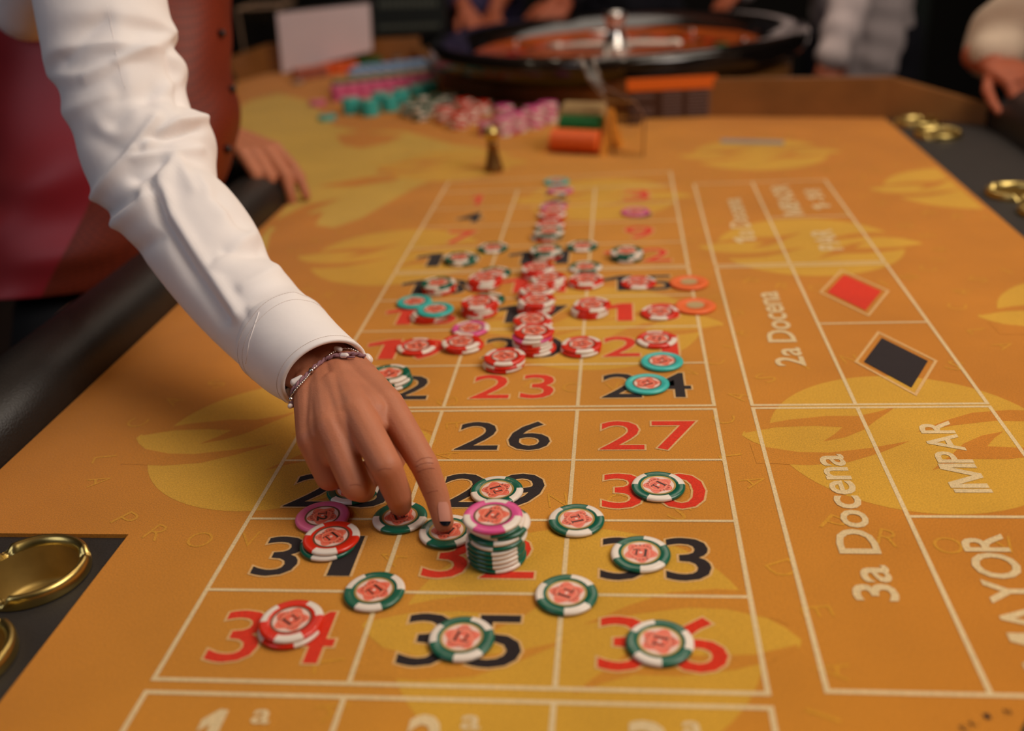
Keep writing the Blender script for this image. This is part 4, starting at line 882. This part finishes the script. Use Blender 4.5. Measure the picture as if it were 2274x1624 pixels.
VALL = [((140, 130), (230, 40), 20, -2.5), ((250, 270), (340, 210), 22, -3.5), ((345, 310), (440, 285), 9, -5.0), ((300, 395), (360, 360), 14, -4.5), ((335, 405), (360, 490), 12, -4.5), ((360, 490), (420, 590), 13, -4.5), ((420, 590), (500, 705), 15, -3.5), ((405, 240), (375, 120), 12, -3.5), ((552, 504), (480, 440), 14, -3.5), ((580, 560), (500, 560), 14, -3.0), ((230, 480), (300, 440), 12, -3.0), ((300, 560), (360, 520), 20, -2.5), ((200, 300), (260, 330), 25, -2.0)]
def sdist(u, v, a, b):
    ax_, ay = b[0] - a[0], b[1] - a[1]; t = max(0, min(1, ((u - a[0]) * ax_ + (v - a[1]) * ay) / (ax_ * ax_ + ay * ay))); return math.hypot(u - a[0] - t * ax_, v - a[1] - t * ay)
def loft(sts, sub, seg, zr=0.95, folds=True, closed_start=False, back=(0, 0, 0), front_mat=None):
    def cm(p0, p1, p2, p3, t): return 0.5 * ((2 * p1) + (-p0 + p2) * t + (2 * p0 - 5 * p1 + 4 * p2 - p3) * t * t + (-p0 + 3 * p1 - 3 * p2 + p3) * t ** 3)
    fine = []; n = len(sts); vec = [(s[0][0], s[0][1], s[1][0], s[1][1], s[2]) for s in sts]
    for i in range(n - 1):
        for k in range(sub):
            t = k / sub; fine.append([cm(vec[max(i - 1, 0)][c], vec[i][c], vec[i + 1][c], vec[min(i + 2, n - 1)][c], t) for c in range(5)])
    fine.append(list(vec[-1])); rings = []
    for (lu, lv, ru, rv, dep) in fine:
        L = atd(lu, lv, dep); R_ = atd(ru, rv, dep); c = (L + R_) / 2; e1 = (R_ - L) / 2; vd = (CAM - c).normalized(); rings.append((c, e1, vd))
    out = []
    for i, (c, e1, vd) in enumerate(rings):
        a = rings[max(i - 2, 0)][0]; b = rings[min(i + 2, len(rings) - 1)][0]; ax_ = (b - a).normalized()
        e2 = e1.cross(ax_).normalized(); 
        if e2.dot(vd) < 0: e2 = -e2
        e2 = e2 * e1.length * zr; ring = []
        for k in range(seg):
            th = 2 * PI * k / seg; nrm = (e1.normalized() * math.cos(th) + e2.normalized() * math.sin(th)); p_ = c + e1 * math.cos(th) + e2 * math.sin(th)
            if folds and math.sin(th) > -0.3:
                u, v = pix(p_); fp = fn = 0
                for a_, b_, w_, am in RIDGE + VALL:
                    dd = sdist(u, v, a_, b_) / w_
                    if dd < 3:
                        q_ = am * math.exp(-dd ** 1.6)
                        if am > 0: fp = max(fp, q_)
                        else: fn = min(fn, q_)
                f_ = fp + fn
                p_ = p_ + nrm * max(-7, min(7, f_)) * .001 * 1.7 * min(1, max(0, math.sin(th) * 3 + .5))
            ring.append(p_)
        out.append(ring)
    return out
def skin_rings(bm, rg, cap=(False, False), mi=None):
    V = [[bm.verts.new(p_) for p_ in r] for r in rg]; n = len(rg[0])
    for i in range(len(V) - 1):
        for k in range(n):
            f = bm.faces.new((V[i][k], V[i][(k + 1) % n], V[i + 1][(k + 1) % n], V[i + 1][k]))
            if mi: f.material_index = mi(i, k)
    if cap[0]: bm.faces.new(V[0])
    if cap[1]: bm.faces.new(V[-1][::-1])
    bmesh.ops.recalc_face_normals(bm, faces=bm.faces); return V
rg = loft(ST, 9, 110)
bm = bmesh.new(); inner = [[p_.lerp(sum(rg[j], Vector()) / len(rg[j]), .07) for p_ in rg[j]] for j in (14, 6, 0)]
skin_rings(bm, inner + rg)
slv = obj('shirt_sleeve', mesh_from(bm, 'sleeve', M_SHIRT, True), cr, 'creased white cotton shirt sleeve')
sm = slv.modifiers.new('s', 'SMOOTH'); sm.iterations = 2
# cuff band over the last part of the sleeve
bm = bmesh.new(); k0 = 19; cen = [sum(r, Vector()) / len(r) for r in rg]
def infl(j, f_): return [p_ + (p_ - cen[j]).normalized() * f_ for p_ in rg[j]]
cuff = [infl(k0, .0002), infl(k0 - 1, .0016)] + [infl(j, .0019) for j in range(k0 - 2, 0, -1)] + [infl(0, .0022)]
e0 = (cen[0] - cen[2]).normalized() * .0016
cuff += [[p_ + e0 for p_ in infl(0, .0014)], [p_ + e0 * .8 for p_ in infl(0, -.0006)], [p_ for p_ in infl(0, -.0018)], [p_ for p_ in infl(4, -.0035)]]
skin_rings(bm, cuff); cf = obj('cuff', mesh_from(bm, 'cuff', M_SHIRT, True), slv)
bmc = bmesh.new(); bmc.from_mesh(cf.data); bmc2 = bmesh.new(); dgs = bpy.context.evaluated_depsgraph_get(); bmc2.from_mesh(slv.evaluated_get(dgs).data); SB = BVHTree.FromBMesh(bmc2); CB = BVHTree.FromBMesh(bmc)
bm = bmesh.new(); nn = len(rg[0])
def stitch_line(ring, off):
    for k in range(0, nn, 1):
        p_ = ring[k]; q_ = ring[(k + 1) % nn]; a_ = p_.lerp(q_, .15); b_ = p_.lerp(q_, .8)
        capsule(bm, a_ + off, .0002, b_ + off, .0002, 5)
stitch_line(infl(k0 - 2, .0021), Vector()); stitch_line(infl(2, .0023), Vector()); stitch_line(infl(k0 - 4, .0021), Vector())
obj('stitching', mesh_from(bm, 'stitch', M_STI), cf)
def seam_line(pts, tree, r, name, m, parent):
    bm = bmesh.new(); ps = []
    for (u0, v0), (u1, v1) in zip(pts[:-1], pts[1:]):
        for t in range(8):
            p_, _ = hit(tree, u0 + (u1 - u0) * t / 8, v0 + (v1 - v0) * t / 8, r * .3)
            if p_ is not None: ps.append(p_)
    if len(ps) > 2: tube(bm, ps, r, 6); obj(name, mesh_from(bm, name, m, True), parent)
for pts in crl: seam_line(pts, HB, .00022, 'knuckle_crease', M_CREASE, body)
seam_line([(238, 10), (262, 140), (280, 205)], SB, .0002, 'seam', M_SHIRT, slv)
seam_line([(575, 693), (553, 760), (545, 815)], CB, .0004, 'seam', M_SHIRT, cf)
# upper back / yoke of the shirt at the shoulder
# torso: vest rings
VT = [((30, -330), (470, -330), 1.33), ((-5, -220), (498, -220), 1.34), ((-40, -90), (512, -90), 1.35), ((-45, 0), (514, 0), 1.35), ((-45, 60), (510, 60), 1.35), ((-45, 120), (508, 120), 1.35), ((-30, 190), (514, 190), 1.35), ((-15, 250), (522, 250), 1.35), ((-8, 310), (524, 310), 1.35), ((-15, 360), (518, 360), 1.355), ((-32, 410), (502, 410), 1.36), ((-60, 460), (478, 460), 1.365), ((-80, 510), (450, 510), 1.37), ((-95, 545), (425, 545), 1.375), ((-100, 575), (400, 575), 1.38), ((-100, 600), (380, 600), 1.38)]
vg = []
for (l, r_, dp_) in VT:
    L = atd(l[0], l[1], dp_); R_ = atd(r_[0], r_[1], dp_); c = (L + R_) / 2; hw = (R_ - L).length / 2; e1 = (R_ - L).normalized(); e1.z = 0; e1.normalize(); e2 = Vector((e1.y, -e1.x, 0))
    row_ = []
    for k in range(72):
        th = 2 * PI * k / 72; cx_ = math.cos(th); sx_ = math.sin(th)
        w_ = .004 * math.sin(5 * th + c.z * 45) * max(0, sx_) + .005 * math.sin(2 * th - c.z * 70 + math.sin(c.z * 40)) + .003 * math.sin(c.z * 120 + 3 * th)
        row_.append(c + e1 * (hw * math.copysign(abs(cx_) ** .85, cx_)) + e2 * (.115 * math.copysign(abs(sx_) ** .85, sx_)) + (e1 * cx_ + e2 * sx_) * w_)
    vg.append(row_)
VGm = vg
bm = bmesh.new()
skin_rings(bm, [[p_.lerp(sum(vg[0], Vector()) / 72, .35) + Vector((0, 0, .03)) for p_ in vg[0]]] + vg + [[p_.lerp(sum(vg[-1], Vector()) / 72, .04) for p_ in vg[-1]], [p_.lerp(sum(vg[-4], Vector()) / 72, .10) for p_ in vg[-4]]], mi=lambda i, k: 1 if (math.cos(2 * PI * (k + .5) / 72) > (.12 if i > 9 else .34) and True) or math.sin(2 * PI * (k + .5) / 72) < -.2 else 0)
vest = obj('vest', mesh_from(bm, 'vest', [M_VEST, M_RUST], True), cr, 'maroon satin vest back with rust patterned front')
ss = vest.modifiers.new('s', 'SUBSURF'); ss.levels = 2; ss.render_levels = 2
for u, v in ((492, 75), (515, 200), (506, 330)):
    vb = bmesh.new(); vb.from_mesh(vest.data); VB = BVHTree.FromBMesh(vb); p_, n_ = hit(VB, u - 4, v, .001)
    if p_ is not None:
        bm = bmesh.new(); capsule(bm, p_, .006, p_ + n_ * .003, .005, 12); obj('vest_button', mesh_from(bm, 'btn', mat('dark_button', (40, 18, 18), 0.3), True), vest)
# shirt body at the shoulder and the other sleeve
bm = bmesh.new()
capsule(bm, sho - Vector((0, 0, .01)), .066, neck - Vector((.0, .03, .055)), .075, 18); capsule(bm, neck - Vector((0, 0, .06)), .075, lsh, .062, 18); capsule(bm, lsh, .060, lel, .050, 16); capsule(bm, lel, .050, lwr.lerp(lel, .25), .036, 16); capsule(bm, neck - Vector((0, 0, .02)), .062, neck + Vector((0, 0, .02)), .060, 16)
capsule(bm, atd(90, -60, 1.12), .055, atd(150, -250, 1.02), .062, 16); capsule(bm, atd(60, 5, 1.14), .045, atd(90, -100, 1.10), .055, 16); capsule(bm, atd(15, -15, 1.20), .045, atd(30, -120, 1.16), .06, 16)
m = blob(bm, .007, 6); m.materials.append(M_SHIRT); obj('shirt_body', m, cr)
bm = bmesh.new()
for p_, r_, q_, s_ in ((hip + Vector((0, 0, .03)), .110, hip, .115), (Vector((-.45, .76, -.16)), .095, Vector((-.44, .76, -.45)), .08), (Vector((-.44, .76, -.45)), .085, Vector((-.47, .74, -.77)), .07), (Vector((-.53, .92, -.12)), .105, Vector((-.50, .95, -.45)), .085), (Vector((-.50, .95, -.45)), .085, Vector((-.55, .95, -.77)), .07), (hip + Vector((.0, .08, .04)), .10, hip, .12)): capsule(bm, p_, r_, q_, s_, 18)
m = blob(bm, .01, 5); m.materials.append(M_TROU); obj('trousers', m, cr)
for p_, q_ in ((Vector((-.49, .74, -.815)), Vector((-.35, .74, -.82))), (Vector((-.57, .95, -.815)), Vector((-.43, .95, -.82)))):
    bm = bmesh.new(); capsule(bm, p_, .036, q_, .030, 14); obj('shoe', mesh_from(bm, 'shoe', M_LEA, True), cr)
face_bits(cr, neck, head, Vector((.85, -.35, -.45)))

# bracelets laid on the wrist
def wpath(pts, tree, lift):
    ps = []
    for (u0, v0), (u1, v1) in zip(pts[:-1], pts[1:]):
        n = max(2, int(math.hypot(u1 - u0, v1 - v0) / 5))
        for t in range(n):
            p_, _ = hit(tree, u0 + (u1 - u0) * t / n, v0 + (v1 - v0) * t / n, lift)
            if p_ is not None: ps.append(p_)
    return ps
def back_arc(ps):          # carry the strand round the hidden side of the wrist
    a, b = ps[-1], ps[0]; c = (a + b) / 2; vd = (c - CAM).normalized(); h = (b - a) / 2
    return [c - h * math.cos(PI * k / 12) * 1.0 + vd * .034 * math.sin(PI * k / 12) for k in range(1, 12)]
ch = wpath([(650, 898), (652, 880), (662, 866), (680, 846), (696, 826), (712, 810), (728, 796), (744, 784), (760, 778), (778, 779), (792, 785), (806, 795)], HB, .0016)
br = thing('bracelet', 'fine silver chain bracelet with white tube beads on the reaching wrist', 'bracelet', (0, 0, 0))
bm = bmesh.new(); full = ch + back_arc(ch)
for i in range(len(full)):
    a_, b_ = full[i], full[(i + 1) % len(full)]; n = max(1, int((b_ - a_).length / .0017))
    for t in range(n): capsule(bm, a_.lerp(b_, t / n), .00085, a_.lerp(b_, t / n + .3 / n), .00085, 6)
obj('chain', mesh_from(bm, 'chain', mat('silver', (220, 212, 205), 0.25, metal=1), True), br)
cd = wpath([(652, 905), (648, 886), (656, 868), (672, 848), (690, 830), (706, 815), (722, 803), (742, 795), (760, 792), (780, 790), (796, 792), (812, 798)], HB, .0018)
br2 = thing('bracelet', 'mauve braided cord bracelet with shells and knotted ends on the wrist', 'bracelet', (0, 0, 0))
bm = bmesh.new(); full2 = cd + back_arc(cd)
for ph in (0, PI):
    tw = []
    for i, p_ in enumerate(full2):
        t = (full2[(i + 1) % len(full2)] - full2[i - 1]).normalized(); e = t.cross(Vector((.1, .2, 1))).normalized(); g_ = e.cross(t)
        tw.append(p_ + e * .0009 * math.cos(i * 1.3 + ph) + g_ * .0009 * math.sin(i * 1.3 + ph))
    tube(bm, tw, .0011, 6, True)
obj('cord', mesh_from(bm, 'cord', M_CORD, True), br2)
bm = bmesh.new(); te = wpath([(742, 796), (760, 797), (778, 798), (794, 798)], HB, .002); tube(bm, te, .0009, 6); obj('cord_end', mesh_from(bm, 'cend', M_CORD, True), br2)
def bead(u, v, r, l, ang, name, m, parent, label=None, taper=1.0):
    p_, n_ = hit(HB, u, v, .0025)
    if p_ is None: p_ = atd(u, v, .79); n_ = (CAM - p_).normalized()
    q_, _ = hit(HB, u + 8 * math.cos(ang), v + 8 * math.sin(ang), .0025); q_ = q_ if q_ is not None else atd(u + 8 * math.cos(ang), v + 8 * math.sin(ang), (p_ - CAM).length / ray(u, v).length)
    d = (q_ - p_).normalized(); bm = bmesh.new(); capsule(bm, p_ - d * l / 2, r, p_ + d * l / 2, r * taper, 12); return obj(name, mesh_from(bm, name, m, True), parent, label)
bead(752, 781, .0022, .0035, .3, 'tube_bead', M_SHELL, br); bead(767, 796, .0021, .0035, 0, 'tube_bead', M_SHELL, br)
bead(696, 828, .0020, .001, .8, 'silver_bead', M_CHR, br); bead(653, 888, .0018, .001, .8, 'silver_bead', M_CHR, br)
bead(666, 848, .0034, .0062, -.75, 'spiral_shell', M_SHELL, br2, 'small white spiral shell', .45); bead(643, 876, .0028, .0050, 1.3, 'flat_shell', mat('pale_shell', (214, 200, 180), .4), br2); bead(817, 797, .0036, .0020, .9, 'round_shell', M_SHELL, br2); bead(652, 902, .002, .001, 0, 'shell_bead', M_SHELL, br2)

# ---- other people beyond the table
def bystander(label, joints, cloth, skin, legs=True, sleeves=None, hand=None, face=(0, -1, -.2), tr=M_NAVY):
    t = thing('person', label, 'person'); bm = bmesh.new(); J = {k: Vector(v) for k, v in joints.items()}
    for a_, r_, b_, s_ in (('hip', .13, 'chest', .13), ('chest', .13, 'neck', .07), ('chest', .10, 'ls', .055), ('chest', .10, 'rs', .055), ('ls', .05, 'le', .04), ('rs', .05, 're', .04), ('le', .038, 'lw', .024), ('re', .038, 'rw', .024)): capsule(bm, J[a_], r_, J[b_], s_, 16)
    hx = J['hip']
    for s in (-.09, .09):
        kn = hx + Vector((s, .0, -.42)); ft = Vector((hx.x + s, hx.y, -H + .06)); capsule(bm, hx + Vector((s, 0, -.03)), .085, kn, .055, 14); capsule(bm, kn, .055, ft, .04, 14); capsule(bm, ft - Vector((0, 0, .02)), .035, ft + Vector((0, -.13, -.02)), .03, 12)
    head = J['neck'] + Vector(face) * .02 + Vector((0, 0, .15)); head_parts(bm, J['neck'], head, face)
    me = blob(bm, .008, 4); bm = bmesh.new(); bm.from_mesh(me)
    hands = dict(hand or {})
    for key, sd, sg_ in (('lw', 'le', 1), ('rw', 're', -1)):
        if key not in hands: dv = (J[key] - J[sd]).normalized() + Vector((0, 0, -.15)); hands[key] = (dv, Vector((0, 0, 1)) if abs(dv.z) < .8 else Vector((0, -1, 0)), sg_, .98, (.35, .35, .4, .45), .4)
    for key, hp in hands.items():
        b3 = bmesh.new(); hand_parts(b3, J[key], *hp); capsule(b3, J[key] - Vector(hp[0]).normalized() * .05, .025, J[key], .023, 14); hm = blob(b3, .0035, 4); bm.from_mesh(hm)
    obj('body', mesh_from(bm, 'body', skin, True), t)
    bm = bmesh.new()
    for a_, r_, b_, s_ in (('hip', .155, 'chest', .155), ('chest', .15, 'neck', .075), ('chest', .12, 'ls', .075), ('chest', .12, 'rs', .075)): capsule(bm, J[a_], r_, J[b_], s_, 18)
    fr_ = sleeves or (.85, .85)
    for s0, e_, w_, f_ in (('ls', 'le', 'lw', fr_[0]), ('rs', 're', 'rw', fr_[1])):
        capsule(bm, J[s0], .07, J[e_], .062, 16)
        if f_ > 0: capsule(bm, J[e_], .062, J[e_].lerp(J[w_], f_), .048, 16); capsule(bm, J['hip'].lerp(J['chest'], .7), .15, J['chest'], .16, 18)
    m = blob(bm, .009, 5)
    for v in m.vertices:
        s_ = math.sin(v.co.x * 55 + v.co.z * 38 + 2 * math.sin(v.co.y * 30)) * math.sin(v.co.z * 30 - v.co.x * 25); v.co += v.normal * .006 * s_
    m.materials.append(cloth); obj('shirt', m, t)
    bm = bmesh.new()
    for s in (-.09, .09): capsule(bm, hx + Vector((s, 0, -.03)), .105, hx + Vector((s, 0, -.42)), .08, 14); capsule(bm, hx + Vector((s, 0, -.42)), .08, Vector((hx.x + s, hx.y, -H + .08)), .07, 14)
    capsule(bm, hx - Vector((.06, 0, 0)), .13, hx + Vector((.06, 0, 0)), .13, 16); m = blob(bm, .012, 4); m.materials.append(tr); obj('trousers', m, t)
    face_bits(t, J['neck'], head, Vector(face)); return t
hw_ = aty(1250, 2, 2.42)
bystander('standing person in navy clothes with one bare hand over the far wheel rim', dict(hip=(.30, 2.98, .02), chest=(.30, 2.95, .32), neck=(.30, 2.92, .52), ls=(.13, 2.90, .43), rs=(.47, 2.90, .43), le=(.20, 2.66, .26), re=(.58, 2.94, .27), lw=hw_, rw=(.44, 2.78, .33)), M_NAVY, M_SKIN2, hand={'lw': ((-.45, -.35, -.55), (.1, -.8, .45), 1, 1.1, (.5, .55, .6, .6), .5)})
bystander('person in violet top standing left of the wheel', dict(hip=(-.20, 3.15, -.02), chest=(-.20, 3.12, .30), neck=(-.20, 3.10, .50), ls=(-.34, 3.16, .42), rs=(-.06, 3.12, .42), le=(-.33, 3.08, .2), re=(-.06, 3.0, .2), lw=(-.22, 2.92, .10), rw=(-.12, 2.88, .09)), M_VIO, M_SKIN2, sleeves=(.7, .3))
bystander('person in loose grey shirt leaning over the right side of the wheel', dict(hip=(1.05, 3.02, -.08), chest=(.98, 2.92, .30), neck=(.96, 2.85, .50), ls=(.80, 2.85, .38), rs=(1.14, 2.80, .38), le=(.72, 2.72, .20), re=(.93, 2.60, .14), lw=(.62, 2.66, .14), rw=(.865, 2.52, -.02)), M_GSH, M_SKIN2, sleeves=(.95, 1.12))
bystander('seated player in cream shirt at the right rail, only an arm and side in view', dict(hip=(1.25, 1.30, -.30), chest=(1.16, 1.33, .12), neck=(1.15, 1.33, .36), ls=(1.10, 1.20, .26), rs=(1.05, 1.46, .26), le=(1.06, 1.10, .04), re=(.945, 1.50, .12), lw=(1.00, 1.22, .06), rw=(.915, 1.43, .095)), M_WSH, M_SKIN2, sleeves=(.6, .6), hand={'rw': ((.25, -.75, -.12), (-.3, 0, 1), 1, .95, (.9, 1.0, 1.0, 1.0), .5)}, face=(-1, 0, -.25))

# ================================================================ lift everything to standing height above the floor
for o in list(sc.objects):
    if o.parent is None: o.location.z += H
